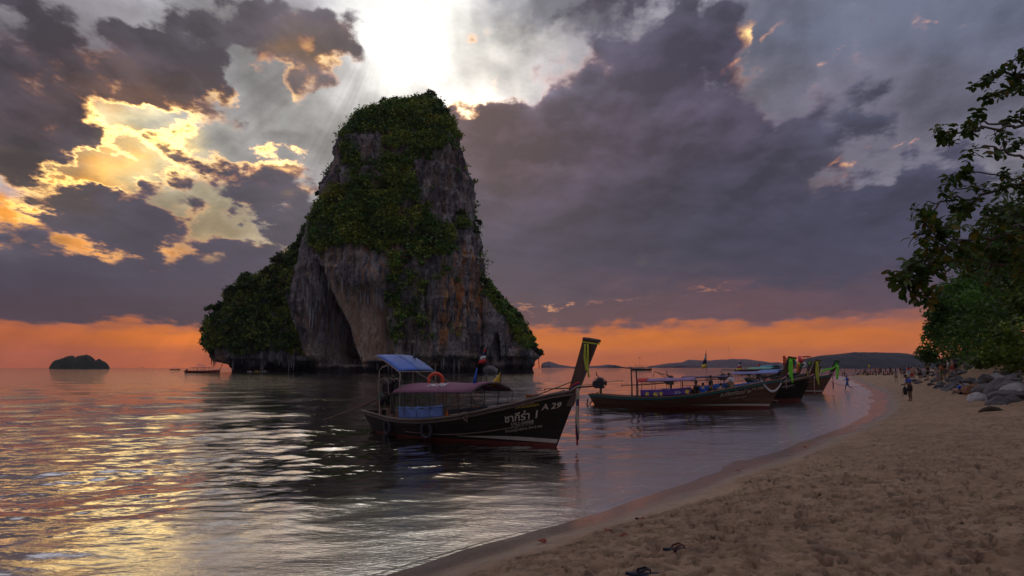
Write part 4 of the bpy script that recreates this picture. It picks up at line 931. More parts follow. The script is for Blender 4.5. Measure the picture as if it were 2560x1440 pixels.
POSES = dict(
 stand=make_pose(P_stand()), stand_long=make_pose(P_stand(wrl=(.18, .1, 1.2), ell=(.02, .24, 1.14), knr=(.05, -.08, .5)), hair='long'),
 dress=make_pose(P_stand(wrr=(.22, -.12, 1.32), elr=(.04, -.24, 1.14)), hair='long', dress=True),
 arms_up=make_pose(P_stand(elr=(.14, -.2, 1.36), wrr=(.3, -.08, 1.5), ell=(.14, .2, 1.36), wrl=(.3, .06, 1.5), head=(.02, 0, 1.61))),
 look=make_pose(P_stand(chest=(.05, 0, 1.27), neck=(.13, 0, 1.44), head=(.21, 0, 1.54), elr=(.10, -.22, 1.10), wrr=(.34, -.16, 1.04), ell=(.10, .22, 1.10), wrl=(.34, .12, 1.06), shl=(.08, .17, 1.37), shr=(.08, -.17, 1.37), nod=.6), hands=True),
 run=make_pose(P_stand(pel=(0, 0, .92), chest=(-.01, 0, 1.25), neck=(.0, 0, 1.44), head=(.03, 0, 1.57), hipl=(0, .09, .86), knl=(.22, .09, .50), anl=(.24, .09, .09), tol=(.38, .09, .04), hipr=(0, -.09, .86), knr=(-.14, -.10, .50), anr=(-.50, -.10, .26), tor=(-.56, -.10, .13),
    ell=(-.2, .24, 1.16), wrl=(-.05, .28, .98), elr=(.12, -.24, 1.14), wrr=(.32, -.2, 1.14)), hands=True),
 walk=make_pose(P_stand(knl=(.14, .09, .52), anl=(.2, .09, .09), tol=(.34, .1, .04), knr=(-.04, -.1, .50), anr=(-.24, -.1, .12), tor=(-.12, -.1, .03), wrl=(-.1, .26, .9), wrr=(.18, -.25, .92))),
 bend=make_pose(P_stand(pel=(0, 0, .78), chest=(.30, 0, .90), neck=(.46, 0, .92), head=(.58, 0, .90), shl=(.40, .17, .90), shr=(.40, -.17, .90), ell=(.46, .22, .62), elr=(.46, -.22, .62), wrl=(.5, .2, .36), wrr=(.5, -.18, .36),
    hipl=(0, .10, .74), hipr=(0, -.10, .74), knl=(.14, .14, .42), knr=(.10, -.16, .42), anl=(0, .15, .085), anr=(-.04, -.18, .085), tol=(.14, .17, .03), tor=(.10, -.2, .03), nod=.9), hands=True),
 sit=make_pose(P_stand(pel=(0, 0, .12), chest=(.03, 0, .45), neck=(.06, 0, .63), head=(.09, 0, .76), shl=(.03, .17, .56), shr=(.03, -.17, .56), ell=(.10, .22, .32), elr=(.10, -.22, .32), wrl=(.30, .14, .36), wrr=(.30, -.14, .36),
    hipl=(.04, .09, .12), hipr=(.04, -.09, .12), knl=(.40, .14, .38), knr=(.40, -.14, .38), anl=(.52, .13, .07), anr=(.52, -.13, .07), tol=(.66, .14, .03), tor=(.66, -.14, .03))),
)
SKINS = [mat('skin_tan', (.30, .17, .11), .55, var=.12, scale=9, bump=0), mat('skin_light', (.46, .30, .22), .55, var=.12, scale=9, bump=0), mat('skin_brown', (.17, .09, .055), .55, var=.12, scale=9, bump=0)]
HAIRM = mat('hair_black', (.018, .013, .010), .6, var=.3, scale=30, bump=.3)
def cloth(name, c): return mat('cloth_' + name, c, .9, var=.25, scale=7, bump=.3)
CL = dict(black=cloth('black', (.018, .018, .022)), navy=cloth('navy', (.02, .03, .10)), blue=cloth('blue', (.03, .10, .42)), royal=cloth('royal', (.03, .12, .62)), white=cloth('white', (.60, .60, .62)), grey=cloth('grey', (.20, .20, .22)),
          red=cloth('red', (.50, .04, .04)), pink=cloth('pink', (.70, .10, .22)), green=cloth('green', (.03, .30, .08)), dgreen=cloth('dark_green', (.01, .085, .05)), khaki=cloth('khaki', (.28, .22, .14)), orange=cloth('orange', (.75, .17, .03)),
          floral=cloth('floral', (.28, .24, .24)), teal=cloth('teal', (.03, .25, .28)), purple=cloth('purple', (.12, .06, .30)), yellow=cloth('yellow', (.75, .55, .04)), lime=cloth('lime', (.22, .85, .06)), sky=cloth('sky', (.15, .40, .60)))
def person(pose, label, loc, rz, top, bottom, skin=0, scale=1.0, group=None, hairm=None):
    p = POSES[pose]; o = thing('person', label, 'person', loc, rz, group); o.scale = (scale,) * 3
    def put_(nm, me, m):
        q = link(nm, me, o)
        if not len(me.materials): me.materials.append(None)
        q.material_slots[0].link = 'OBJECT'; q.material_slots[0].material = m; return q
    put_('body', p['body'], SKINS[skin])
    if top: put_('shirt', p['shirt'], CL[top])
    if bottom: put_('skirt' if p['dress'] else 'shorts', p['bottom'], CL[bottom])
    put_('hair', p['hair'], hairm or HAIRM)
    return o
def bag(parent, m, kind='backpack'):
    b = MB()
    if kind == 'backpack':
        b.rings([[Vector((-.16 - .10 * w * (1 if k < 4 else 0) , (-.13 if k in (0, 3, 4, 7) else .13) * w, z)) if 0 else Vector((-.13 - .09 * w + .09 * w * cos(2 * pi * k / 10), .14 * w * sin(2 * pi * k / 10), z)) for k in range(10)] for z, w in ((.98, .7), (1.02, 1), (1.2, 1.05), (1.35, .95), (1.42, .5))])
        for s in (-1, 1): b.tube([(-.10, s * .09, 1.38), (0, s * .11, 1.46), (.13, s * .11, 1.38), (.14, s * .12, 1.2), (0, s * .14, 1.05), (-.12, s * .12, 1.0)], .018, 5)
        return b.build('backpack', m, None, True)
# ------------------------------------------------------------------ longtail boats
WOOD = mat('dark_hull_wood', (.020, .015, .012), .75, var=.7, scale=1.6, bump=.5, stretch=(.25, 1, 3), dirt=.4, spec=.2)  # near-black base: wood darkened to cancel sky sheen on the backlit hull
WOODB = mat('brown_hull_wood', (.120, .062, .038), .62, var=.5, scale=1.6, bump=.5, stretch=(.25, 1, 3), dirt=.4, spec=.25)
WOODP = mat('prow_wood', (.07, .035, .022), .5, var=.5, scale=3, bump=.4, stretch=(1, 1, .25))
RAILW = mat('worn_rail_wood', (.15, .11, .09), .7, var=.5, scale=4, bump=.4, stretch=(.3, 1, 1))
TEAL = mat('teal_paint', (.02, .20, .24), .55, var=.4, scale=5, dirt=.4)
WHITEP = mat('weathered_white_paint', (.50, .46, .40), .7, var=.3, scale=5, dirt=.5)
REDP = mat('red_antifouling', (.13, .018, .014), .7, var=.4, scale=4, dirt=.5)
DECK = mat('deck_boards', (.16, .10, .06), .8, var=.4, scale=5, bump=.5, stretch=(.3, 2, 1))
STEEL = mat('dull_steel_tube', (.30, .25, .22), .45, metal=.6, var=.4, scale=9, dirt=.5)
DARKM = mat('dark_iron', (.05, .045, .045), .5, metal=.4, var=.5, scale=12)
ENG = mat('greasy_engine', (.035, .035, .04), .45, metal=.5, var=.7, scale=14, bump=.6)
RUB = mat('tyre_rubber', (.025, .025, .03), .8, var=.4, scale=20)
ROPE = mat('hemp_rope', (.33, .26, .19), .95, var=.4, scale=40, bump=.8)
PURPLE = mat('purple_canvas', (.20, .085, .14), .85, var=.35, scale=1.4, dirt=.25)
MAUVE = mat('mauve_canvas', (.24, .16, .30), .85, var=.35, scale=1.2)
BLUEC = mat('blue_tarpaulin', (.035, .12, .46), .55, var=.35, scale=1.8, bump=.5)
BLUEL = mat('faded_blue_tarpaulin', (.09, .17, .42), .6, var=.3, scale=1.8)
LETTER = mat('cream_lettering', (.60, .54, .42), .8, var=.25, scale=9, bump=0)
YELLOWP = mat('yellow_print', (.75, .55, .08), .8, var=.2, scale=9, bump=0)
LIMEC, REDC, WHITEC, NAVYC = CL['lime'], CL['red'], CL['white'], CL['navy']
LIMEY = mat('yellow_green_ribbon', (.50, .55, .06), .8, var=.25, scale=9)

class Hull:
    def __init__(s, L=9.4, B=1.0, zs=(.74, .60, .62, .82, 1.22, 1.72), rake=1.35, top=3.15):
        s.L, s.B, s.rake, s.top = L, B, rake, top; s.zt = np.array([0, .2, .4, .6, .8, 1.0]); s.zv = np.array(zs)
    def sheer(s, t): 
        # smooth interpolation
        t = min(max(t, 0), 1); i = min(int(t * 5), 4); f = t * 5 - i; v = s.zv
        p0, p1, p2, p3 = v[max(i - 1, 0)], v[i], v[i + 1], v[min(i + 2, 5)]
        return float(p1 + .5 * f * (p2 - p0 + f * (2 * p0 - 5 * p1 + 4 * p2 - p3 + f * (3 * (p1 - p2) + p3 - p0))))
    def keel(s, t): return -.42 + .10 * t + .30 * max(0, .12 - t) / .12
    def beam(s, t): return s.B * (.52 + .48 * min(1, t / .32) ** .7 if t < .32 else max(.0, 1 - ((t - .32) / .68) ** 2.3) ** .85)
    def stem(s, z): return s.rake * (max(z, -.4) / s.top) ** 1.0 * 1.0 if z > 0 else s.rake * z / s.top
    def pt(s, t, z, side=1, off=0.0):
        zs, zk = s.sheer(t), s.keel(t); v = min(max((z - zk) / (zs - zk), 0), 1)
        e = .40 + .55 * max(0, (t - .35) / .65) ** 1.3
        y = s.beam(t) * v ** e * (.90 + .10 * v)
        x = -s.L / 2 + s.L * t + s.stem(z) * max(0, (t - .55) / .45) ** 1.6 - .35 * (z / .7) * max(0, 1 - t / .12)
        return Vector((x, side * (y + off), z))
    def patch(s, t0, t1, zlo, zhi, side, off, nt=24, nz=5, th=.012):
        g = []
        for i in range(nt + 1):
            t = t0 + (t1 - t0) * i / nt; a, b = zlo(t), zhi(t); g.append([s.pt(t, a + (b - a) * j / nz, side, off) for j in range(nz + 1)])
        m = MB(); m.sheet(g, th); return m

_font = None
def text_mesh(body, size, shear=0.0, bold=0.0):
    cu = bpy.data.curves.new('t', 'FONT'); cu.body = body; cu.size = size; cu.shear = shear; cu.offset = bold; cu.resolution_u = 2
    cu.align_x = 'CENTER'
    o = bpy.data.objects.new('t', cu); col.objects.link(o); bpy.context.view_layer.update()
    me = bpy.data.meshes.new_from_object(o.evaluated_get(bpy.context.evaluated_depsgraph_get())); bpy.data.objects.remove(o); bpy.data.curves.remove(cu)
    bm = bmesh.new(); bm.from_mesh(me); bmesh.ops.triangulate(bm, faces=bm.faces[:])
    # cut long faces so that the letters bend with the surface
    bmesh.ops.subdivide_edges(bm, edges=[e for e in bm.edges if e.calc_length() > size * .25], cuts=1); bmesh.ops.triangulate(bm, faces=bm.faces[:])
    return me, bm
def hull_text(h, body, size, t0, z0, slope, side, parent, m, name='lettering', shear=0, squeeze=1.0, bold=.0, shade=None):
    me, bm = text_mesh(body, size, shear, bold)
    for v in bm.verts:
        lx, lz = v.co.x * squeeze, v.co.y; sgn = 1 if side < 0 else -1     # reads left to right towards the bow on the right-hand side
        t = t0 + sgn * lx / (h.L * 1.02); z = z0 + lz + sgn * lx * slope
        v.co = h.pt(t, z, side, .012)
    bm.to_mesh(me); bm.free(); me.materials.clear(); me.materials.append(m); me.name = name
    return link(name, me, parent)

def canopy(h, t0, t1, z_eave, rise, halfw, m, parent, name='canopy_roof', n=10, sag=.02, text=None):
    """arched cloth roof on hoops and posts"""
    g = []; x0, x1 = -h.L / 2 + h.L * t0, -h.L / 2 + h.L * t1
    def rp(u, w, dz=0): 
        return Vector((x0 + (x1 - x0) * u, halfw * w, z_eave + rise * (1 - abs(w) ** 2.1) + .10 * u + sag * sin(u * pi * 5) * (1 - abs(w)) + dz))
    for i in range(n + 1): g.append([rp(i / n, -1 + 2 * j / 10) for j in range(11)])
    s = MB(); s.sheet(g, .014); roof = s.build(name, m, parent, True)
    fr = MB()
    for i in range(0, n + 1, 2): fr.tube([rp(i / n, -1 + 2 * j / 10, -.03) for j in range(11)], .016, 5)
    for w in (-1, -.5, .5, 1): fr.tube([rp(i / n, w, -.035) for i in range(n + 1)], .014, 5)
    fr.build('roof_frame', DARKM, parent)
    for side in (-1, 1):
        for i in range(0, n + 1, 2):
            p = MB(); top = rp(i / n, side, -.03); t = t0 + (t1 - t0) * i / n; bt = h.pt(t, h.sheer(t), side, -.06)
            p.tube([top, top.lerp(bt, .5) + Vector((.02, 0, 0)), bt], .017, 5); p.build('post', DARKM, parent)
        r = MB(); r.tube([h.pt(t0 + (t1 - t0) * k / 8, h.sheer(t0 + (t1 - t0) * k / 8), side, -.06).lerp(rp(k / 8, side), .42) for k in range(9)], .012, 5); r.build('side_rail', DARKM, parent)
        tt = MB()
        for k in range(21):                          # cords between rail and eave
            u = k / 20; a = rp(u, side, -.03); t = t0 + (t1 - t0) * u; b_ = h.pt(t, h.sheer(t), side, -.06).lerp(rp(u, side), .42); tt.tube([a, b_], .004, 3)
        tt.build('cords', ROPE, parent, kind='stuff')
    return rp
def engine(parent, x, z, h):
    e = MB(); e.box((x, 0, z), (.55, .42, .40)); e.box((x + .05, 0, z + .26), (.40, .34, .14), taper=.8); e.box((x - .34, 0, z - .02), (.16, .30, .26)); e.box((x, 0, z - .26), (.62, .30, .10))
    for k in range(6): e.box((x - .2 + .08 * k, .22, z + .02), (.03, .05, .3)); e.box((x - .2 + .08 * k, -.22, z + .02), (.03, .05, .3))
    o = e.build('engine', ENG, parent)
    q = MB(); n = 12; q.rings([[Vector((x + .42 + dx, r * cos(2 * pi * k / n), z + .02 + r * sin(2 * pi * k / n))) for k in range(n)] for dx, r in ((-.1, .10), (-.06, .17), (.02, .17), (.05, .06))]); q.build('flywheel', DARKM, o)
    a = MB(); a.tube([(x - .1, .16, z + .2), (x - .1, .18, z + .42), (x - .22, .18, z + .5), (x - .22, .18, z + .72)], .032, 7); a.build('exhaust_pipe', DARKM, o)
    c = MB(); c.tube([(x + .35, -.1, z + .25), (x + .1, -.12, z + .40), (x - .25, -.12, z + .30), (x - .40, -.12, z + .05)], .018, 6); c.tube([(x + .35, .12, z + .25), (x + .1, .14, z + .38), (x - .3, .14, z + .26)], .016, 6); c.build('hose', STEEL, o)
    p = MB(); p.tube([(x + .1, 0, z - .3), (x + .08, 0, h.sheer(.05) - .05)], .06, 8); p.tube([(x, .2, z - .3), (x + .05, .1, h.sheer(.05) - .2)], .03, 6); p.build('engine_mount', DARKM, parent)
    til = MB(); til.tube([(x + .3, 0, z + .05), (x + 1.1, .05, z + .16), (x + 1.5, .05, z + .15)], .022, 6); til.build('tiller', STEEL, parent)
def shaft(parent, a, b):
    a, b = Vector(a), Vector(b); s = MB(); s.tube([a, a.lerp(b, .5) + Vector((0, 0, -.05)), b], [.055, .045, .03], 8); s.tube([a + Vector((0, 0, .12)), a.lerp(b, .55) + Vector((0, 0, .05))], .018, 5); s.build('propeller_shaft', STEEL if False else WOODB, parent)
    d = (b - a).normalized(); u = d.cross(Vector((0, 0, 1))).normalized(); w = d.cross(u); pr = MB()
    for k in range(3):
        an = 2 * pi * k / 3; r = u * cos(an) + w * sin(an); r2 = u * cos(an + .9) + w * sin(an + .9)
        pr.sheet([[b + r * .03, b + r2 * .03 + d * .03], [b + r * .17, b + r2 * .14 + d * .07]], .01)
    pr.build('propeller', DARKM, parent)
def ribbon(name, label, m_list, top, length, width, parent_world, group='cloth ribbons tied to the boat prows', sway=.12, knot=True, seed=0):
    """streamers of cloth hanging from a knot; a thing of its own on the prow"""
    r = np.random.default_rng(seed); o = thing(name, label, 'ribbon', top, 0, group)
    for k, m in enumerate(m_list):
        g = []; off = (k - (len(m_list) - 1) / 2) * width * .5; ln = length * (1 - .12 * r.random())
        for i in range(9):
            u = i / 8; g.append([Vector((off + sway * u * .3 + .02 * sin(u * 9 + k) + w * width * .5 * (.55 + .45 * sin(u * 4 + 1)), .03 * sin(u * 7 + w * 2 + k) - .02 * k, -ln * u)) for w in (-1, 0, 1)])
        s = MB(); s.sheet(g, .008); s.build('streamer', m, o, True)
    if knot:
        s = MB(); s.rings([[Vector((.05 * c_ * cos(2 * pi * q / 8), .05 * c_ * sin(2 * pi * q / 8), z_)) for q in range(8)] for z_, c_ in ((-.06, .6), (-.02, 1), (.03, .9), (.06, .4))]); s.build('knot', m_list[0], o, True)
    return o

def longtail(label, bow_px, stern_px, L=9.4, hullm=WOODB, rail=TEAL, top=3.05, group='longtail boats moored along the beach', B=1.0, boot=True, rake=1.35, eng=True, dpos=None):
    if dpos is None: bw, st = ground(*bow_px, 0), ground(*stern_px, 0)
    else: bw, st = dpos
    mid = (bw + st) / 2; a = atan2(bw.y - st.y, bw.x - st.x)
    h = Hull(L=L, B=B, top=top, rake=rake)
    root = thing('longtail_boat', label, 'boat', (mid.x, mid.y, 0), a, group)
    m = MB(); zr = [0, .05, .18, .34, .5, .66, .82, 1.0]; nt = 40; rings = []
    for i in range(nt + 1):
        t = i / nt; zs, zk = h.sheer(t), h.keel(t); row = []
        for side in (-1, 1):
            r2 = []
            for jn, v in enumerate(zr): 
                r2.append(h.pt(t, zk + (zs - zk) * v, side, 0.0 if t > .985 else .0))
                if 1 < jn < len(zr) - 1: r2.append(h.pt(t, zk + (zs - zk) * (v + .012), side, -.012 if t < .97 else 0))   # lapped strakes
            row += (r2[::-1] if side < 0 else r2[1:])
        rings.append(row)
    m.rings(rings, closed=False, cap=False)
    n = len(rings[0]); m.add(rings[0], [tuple(range(n))])
    m.build('hull', hullm, root)
    inn = MB(); g = []
    for i in range(nt): 
        t = .01 + .96 * i / nt; zs = h.sheer(t); g.append([h.pt(t, zs, -1, -.03), h.pt(t, zs - .32, -1, -.06), h.pt(t, zs - .34, 1, -.06), h.pt(t, zs, 1, -.03)])
    inn.sheet(g, .02); inn.build('inner_deck', DECK, root)
    for side in (-1, 1):
        r = MB(); r.tube([h.pt(i / 36, h.sheer(i / 36) + .012, side, .0) for i in range(37)], .042, 6, up=(0, 0, 1)); r.build('gunwale', RAILW if rail is not TEAL else DECK, root)
        r = h.patch(.0, .995, lambda t: h.sheer(t) - .115, lambda t: h.sheer(t) - .05, side, .02, 36, 1, .03); r.build('rubbing_strip', rail, root)
        if boot: h.patch(.58, .995, lambda t: .17, lambda t: .17 + .11 * sstep(.56, .85, t), side, .006, 16, 2).build('boot_stripe', WHITEP, root)
        h.patch(.02, .995, lambda t: -.35 + 0 * t, lambda t: .02 + .15 * t ** 3, side, .004, 30, 3).build('bottom_paint', REDP, root)
    for t in (.3, .42, .54, .66):
        s = MB(); s.sheet([[h.pt(t - .012, h.sheer(t) - .08, -1, -.05), h.pt(t - .012, h.sheer(t) - .08, 1, -.05)], [h.pt(t + .012, h.sheer(t) - .08, -1, -.05), h.pt(t + .012, h.sheer(t) - .08, 1, -.05)]], .035); s.build('thwart', DECK, root)
    f = MB(); gg = [[h.pt(t, h.sheer(t) - .02, -1, -.02), Vector((h.pt(t, h.sheer(t)).x, 0, h.sheer(t) + .03)), h.pt(t, h.sheer(t) - .02, 1, -.02)] for t in np.linspace(.80, .985, 8)]
    f.sheet(gg, .03); f.build('foredeck', WOODB, root)
    # prow post: deep fore and aft, widening to its head
    zs1 = h.sheer(1.0); pp = MB(); rings = []
    for i in range(11):
        u = i / 10; z = zs1 - .45 + (top - zs1 + .45) * u; xf = -h.L / 2 + h.L + h.stem(z) + .03; dp = .30 + .13 * u ** 1.5; wy = .06 + .055 * u ** 1.2
        rk = .05 * u
        rings.append([Vector((xf, -wy * .55, z - .0)), Vector((xf, wy * .55, z)), Vector((xf - dp, wy * 1.25, z + rk)), Vector((xf - dp, -wy * 1.25, z + rk))])
    pp.rings(rings); pp.build('prow_post', WOODP, root)
    cp = MB(); xf = -h.L / 2 + h.L + h.stem(top) + .06
    cp.rings([[Vector((xf + e, -.07 - e, top + z_)), Vector((xf + e, .07 + e, top + z_)), Vector((xf - .44 - e, .15 + e, top + .07 + z_)), Vector((xf - .44 - e, -.15 - e, top + .07 + z_))] for z_, e in ((-.05, -.01), (-.03, .015), (.03, .015), (.045, -.01))]); cp.build('prow_head', WOODP, root)
    kn = MB(); kn.tube([h.pt(.80, h.sheer(.80) + .02, -1, -.3), Vector((h.L / 2 + h.stem(zs1 + .3) - .25, 0, zs1 + .30))], .016, 5); kn.build('stay', DARKM, root)
    if eng:
        engine(root, -h.L / 2 + .25, 1.42, h)
        shaft(root, (-h.L / 2 + .0, 0, 1.25), (-h.L / 2 - 3.4, .5, 1.02))
    return root, h
def world_pt(root, p):
    Rz = Matrix.Rotation(root.rotation_euler.z, 3, 'Z'); return root.location + Rz @ Vector(p)
def prow_dress(root, h, colors, zfrac=.0, length=1.2, width=.10, label='', seed=0, head=None, headlabel='', headlen=.8, hw_=.045):
    """band of coloured cloths round the neck of the prow, with hanging ends; and a bow of cloth on its head"""
    z = h.sheer(1.0) + .12; x = h.L / 2 + h.stem(z) - .10
    p = world_pt(root, (x, 0, z)); o = thing('prow_garland', label, 'garland', p, root.rotation_euler.z, 'garlands tied round the necks of the prows')
    for k, m in enumerate(colors):
        b = MB(); n = 14; b.tube([(.17 * cos(2 * pi * q / n) - .03, .11 * sin(2 * pi * q / n), -.05 * k + .05 + .09 * cos(2 * pi * q / n)) for q in range(n)], .032, 6, closed=True); b.build('cloth_band', m, o, True)
        g = [[Vector((.10 + .02 * k + .02 * sin(u * 6 + k), -.12 - .015 * k + w * width * .5 * (1 if i < 7 else .6), -.04 - length * u * (1 - .10 * k))) for w in (-1, 0, 1)] for i, u in enumerate(np.linspace(0, 1, 9))]
        s = MB(); s.sheet(g, .012); s.build('streamer', m, o, True)
    if head:
        z = h.top - .03; x = h.L / 2 + h.stem(z); q = world_pt(root, (x, 0, z)); o2 = thing('prow_ribbon', headlabel, 'ribbon', q, root.rotation_euler.z, 'ribbons tied round the heads of the prows')
        b = MB(); b.rings([[Vector((.06, -.085, z_)), Vector((.06, .085, z_)), Vector((-.40, .165, z_ + .07)), Vector((-.40, -.165, z_ + .07))] for z_ in (-.075, -.035)], cap=False)
        b.build('ribbon_band', head, o2)
        for k in range(2):
            g = [[Vector((-.22 - .10 * k + .02 * sin(u * 7 + k), -.13 - .02 * sin(u * 5 + k) + w * .0, -.05 - headlen * (1 - .2 * k) * u)) + Vector((w * hw_ * (1.0 + .4 * sin(u * 3)), 0, 0)) for w in (-1, 0, 1)] for u in np.linspace(0, 1, 9)]
            s = MB(); s.sheet(g, .008); s.build('streamer', head, o2, True)
def tyre(label, p, rz, r=.24):
    o = thing('tyre_fender', label, 'tyre', p, rz, 'tyre fenders hung over the side of the near boat')
    a = MB(); n = 20; a.tube([(r * cos(2 * pi * k / n), 0, r * sin(2 * pi * k / n)) for k in range(n)], .062, 8, closed=True); a.build('tyre', RUB, o, True)
    a = MB(); a.tube([(0, 0, r), (0, .06, r + .12), (0, .12, r + .22)], .014, 5); a.build('lanyard', ROPE, o)
def flag(label, p, polelen, cols, rz=0, w=.42, hgt=.5, tri=True, pole=True, group='flags on the boats', drop=0.0):
    o = thing('flag', label, 'flag', p, rz, group)
    s = MB(); s.tube([(0, 0, -drop), (0, 0, polelen)], .014, 6); s.build('pole', DARKM, o)
    n = len(cols)
    for k, m in enumerate(cols):
        g = []
        for i in range(7):
            u = i / 6; row = []
            for j in range(3):
                v = (k + j / 2) / n; wv = w * ((1 - v * .0) if not tri else v) ; row.append(Vector((-u * wv * .8, .05 * sin(u * 6 + v * 2), polelen - .03 - v * hgt - .10 * u * w)))
            g.append(row)
        q = MB(); q.sheet(g, .006); q.build('flag_cloth', m, o, True)
    return o

# ---- the near boat
BOW, STERN = (1390, 1122), (946, 1075)
nb_, nh = longtail('dark wooden longtail boat A 29 with an arched purple roof moored nearest the camera', BOW, STERN, L=(ground(*BOW, 0) - ground(*STERN, 0)).length, hullm=WOOD, rail=RAILW, top=3.16, rake=1.56, eng=False, B=1.02)
def nw(p): return world_pt(nb_, p)
hull_text(nh, 'ชากีร่า 1', .33, .855, .80, .20, -1, nb_, LETTER, bold=.006)
hull_text(nh, 'A 29', .25, .945, 1.18, .20, -1, nb_, LETTER, bold=.004)
hull_text(nh, 'สหกรณ์เรือฯ', .13, .872, 1.20, .18, -1, nb_, YELLOWP)
hull_text(nh, '5762-04908', .15, .858, .66, .20, -1, nb_, LETTER)
hull_text(nh, 'จำนวนผู้โดยสาร 20+2 คน', .12, .862, .50, .20, -1, nb_, LETTER)
# wear strake low on the bow
st_ = MB(); st_.tube([nh.pt(t, .16 + .55 * ((t - .45) / .45) ** 1.8 if t > .45 else .16, -1, .012) for t in np.linspace(.30, .90, 24)], .018, 5); st_.build('strake', RAILW, nb_)
rp = canopy(nh, .24, .70, 1.52, .30, .98, PURPLE, nb_, n=12)
# print on the roof cloth
me, bm = text_mesh('PLPS', .34, 0, .012)
for v in bm.verts:
    lx, ly = v.co.x * 1.5, v.co.y; u = .47 + lx / 4.4; w = -.62 + ly * .95; v.co = rp(u, w, .016)
bm.to_mesh(me); bm.free(); me.materials.clear(); me.materials.append(WHITEC); link('roof_print', me, nb_)
# blue sheet along the near side
tp = MB(); g = []
for i in range(33):
    t = .275 + .265 * i / 32; a = nh.pt(t, nh.sheer(t), -1, -.05); g.append([a + Vector((.02 * sin(j * 2 + i * .2), .03 * sin(i * .9 + j) * (j / 5), .46 - .43 * (1 - j / 5) - .03 * abs(sin(i * .4)) * (j / 5))) for j in range(6)])
tp.sheet(g, .008); tp.build('side_sheet', BLUEL, nb_, True)
tp = MB(); g = []
for i in range(25):
    t = .56 + .17 * i / 24; a = nh.pt(t, nh.sheer(t), -1, -.10); g.append([a + Vector((0, .03 * sin(i * 1.3 + j), .26 - .24 * (1 - j / 3) - .12 * (i / 24) * j / 3)) for j in range(4)])
tp.sheet(g, .008); tp.build('side_sheet', cloth('dark_sheet', (.02, .022, .03)), nb_, True)
for k in range(5):
    t = .55 + .032 * k; a = nh.pt(t, nh.sheer(t), -1, -.22); lj = MB()
    lj.rings([[a + Vector((.02 * k % .05 + w * .13 * cos(2 * pi * q / 8), w * .07 * sin(2 * pi * q / 8), z_)) for q in range(8)] for z_, w in ((-.06, .8), (0, 1), (.12, 1), (.20, .7))])
    me_o = lj.build('life_jacket', CL['orange'], None, True); tag(me_o, 'orange life jacket lying inside the near boat by the dark sheet', 'life jacket', 'life jackets in the near boat'); me_o.location = nb_.location; me_o.rotation_euler = nb_.rotation_euler
# awning over the helmsman
hx = -nh.L / 2 + .62
aw = MB(); g = []
for i in range(9):
    u = i / 8; g.append([Vector((hx + .30 + 1.42 * u, -.86 + 1.66 * j / 8, 2.86 - .58 * u + .05 * sin(u * pi) + .03 * sin(j / 8 * pi))) for j in range(9)])
aw.sheet(g, .014); awo = aw.build('awning', BLUEC, nb_, True)
ap = MB(); g = []
for i in range(9):
    u = i / 8; g.append([Vector((hx + .30 + 1.42 * u, .02 + .78 * j / 4, 2.868 - .58 * u + .05 * sin(u * pi) + .03 * sin((.5 + j / 8) * pi))) for j in range(5)])
ap.sheet(g, .012); ap.build('awning_panel', BLUEL, awo, True)
fr = MB()
for y in (-.86, -.02, .80): fr.tube([(hx + .28, y, 2.84), (hx + 1.0, y, 2.59), (hx + 1.74, y, 2.25)], .020, 6)
for x_, z_ in ((.28, 2.84), (1.0, 2.58), (1.74, 2.25)): fr.tube([(hx + x_, -.86, z_), (hx + x_, .80, z_)], .018, 6)
fr.build('awning_frame', STEEL, nb_)
for pts in ([(hx + .55, -.80, .68), (hx + .52, -.82, 1.4), (hx + .50, -.82, 2.28), (hx + .62, -.80, 2.40), (hx + .95, -.8, 2.48), (hx + 1.0, -.82, 2.58)], [(hx + 1.72, -.84, 2.26), (hx + 1.80, -.84, 2.15), (hx + 1.80, -.86, 1.8), (hx + 1.86, -.86, .66)],
            [(hx + .55, .70, .68), (hx + .52, .74, 2.3), (hx + .62, .74, 2.42), (hx + 1.0, .78, 2.58)], [(hx + 1.72, .78, 2.26), (hx + 1.80, .80, 2.1), (hx + 1.86, .86, .66)]):
    fr = MB(); fr.tube(pts, .022, 7); fr.build('awning_post', STEEL, nb_)
for y in (.78, -.1):
    fr = MB(); fr.tube([(hx + 1.74, y, 2.25), (hx + 3.0, y * .8, 1.80)], .010, 5); fr.build('guy_line', ROPE, nb_)
engine(nb_, hx + .15, 1.62, nh)
ep = ground(812, 1050, 0); epl = Matrix.Rotation(-nb_.rotation_euler.z, 3, 'Z') @ (ep - nb_.location)
shaft(nb_, (hx + .1, .05, 1.42), (epl.x, epl.y, .02))
gd = MB(); gd.tube([(hx + .42, -.32, 1.40), (hx + .40, -.34, 1.86), (hx + .2, -.34, 2.02), (hx - .22, -.34, 1.90), (hx - .28, -.34, 1.5)], .018, 6); gd.tube([(hx + .42, .32, 1.40), (hx + .40, .34, 1.86), (hx + .2, .34, 2.02), (hx - .22, .34, 1.90), (hx - .28, .34, 1.5)], .018, 6)
gd.build('engine_guard', STEEL, nb_)
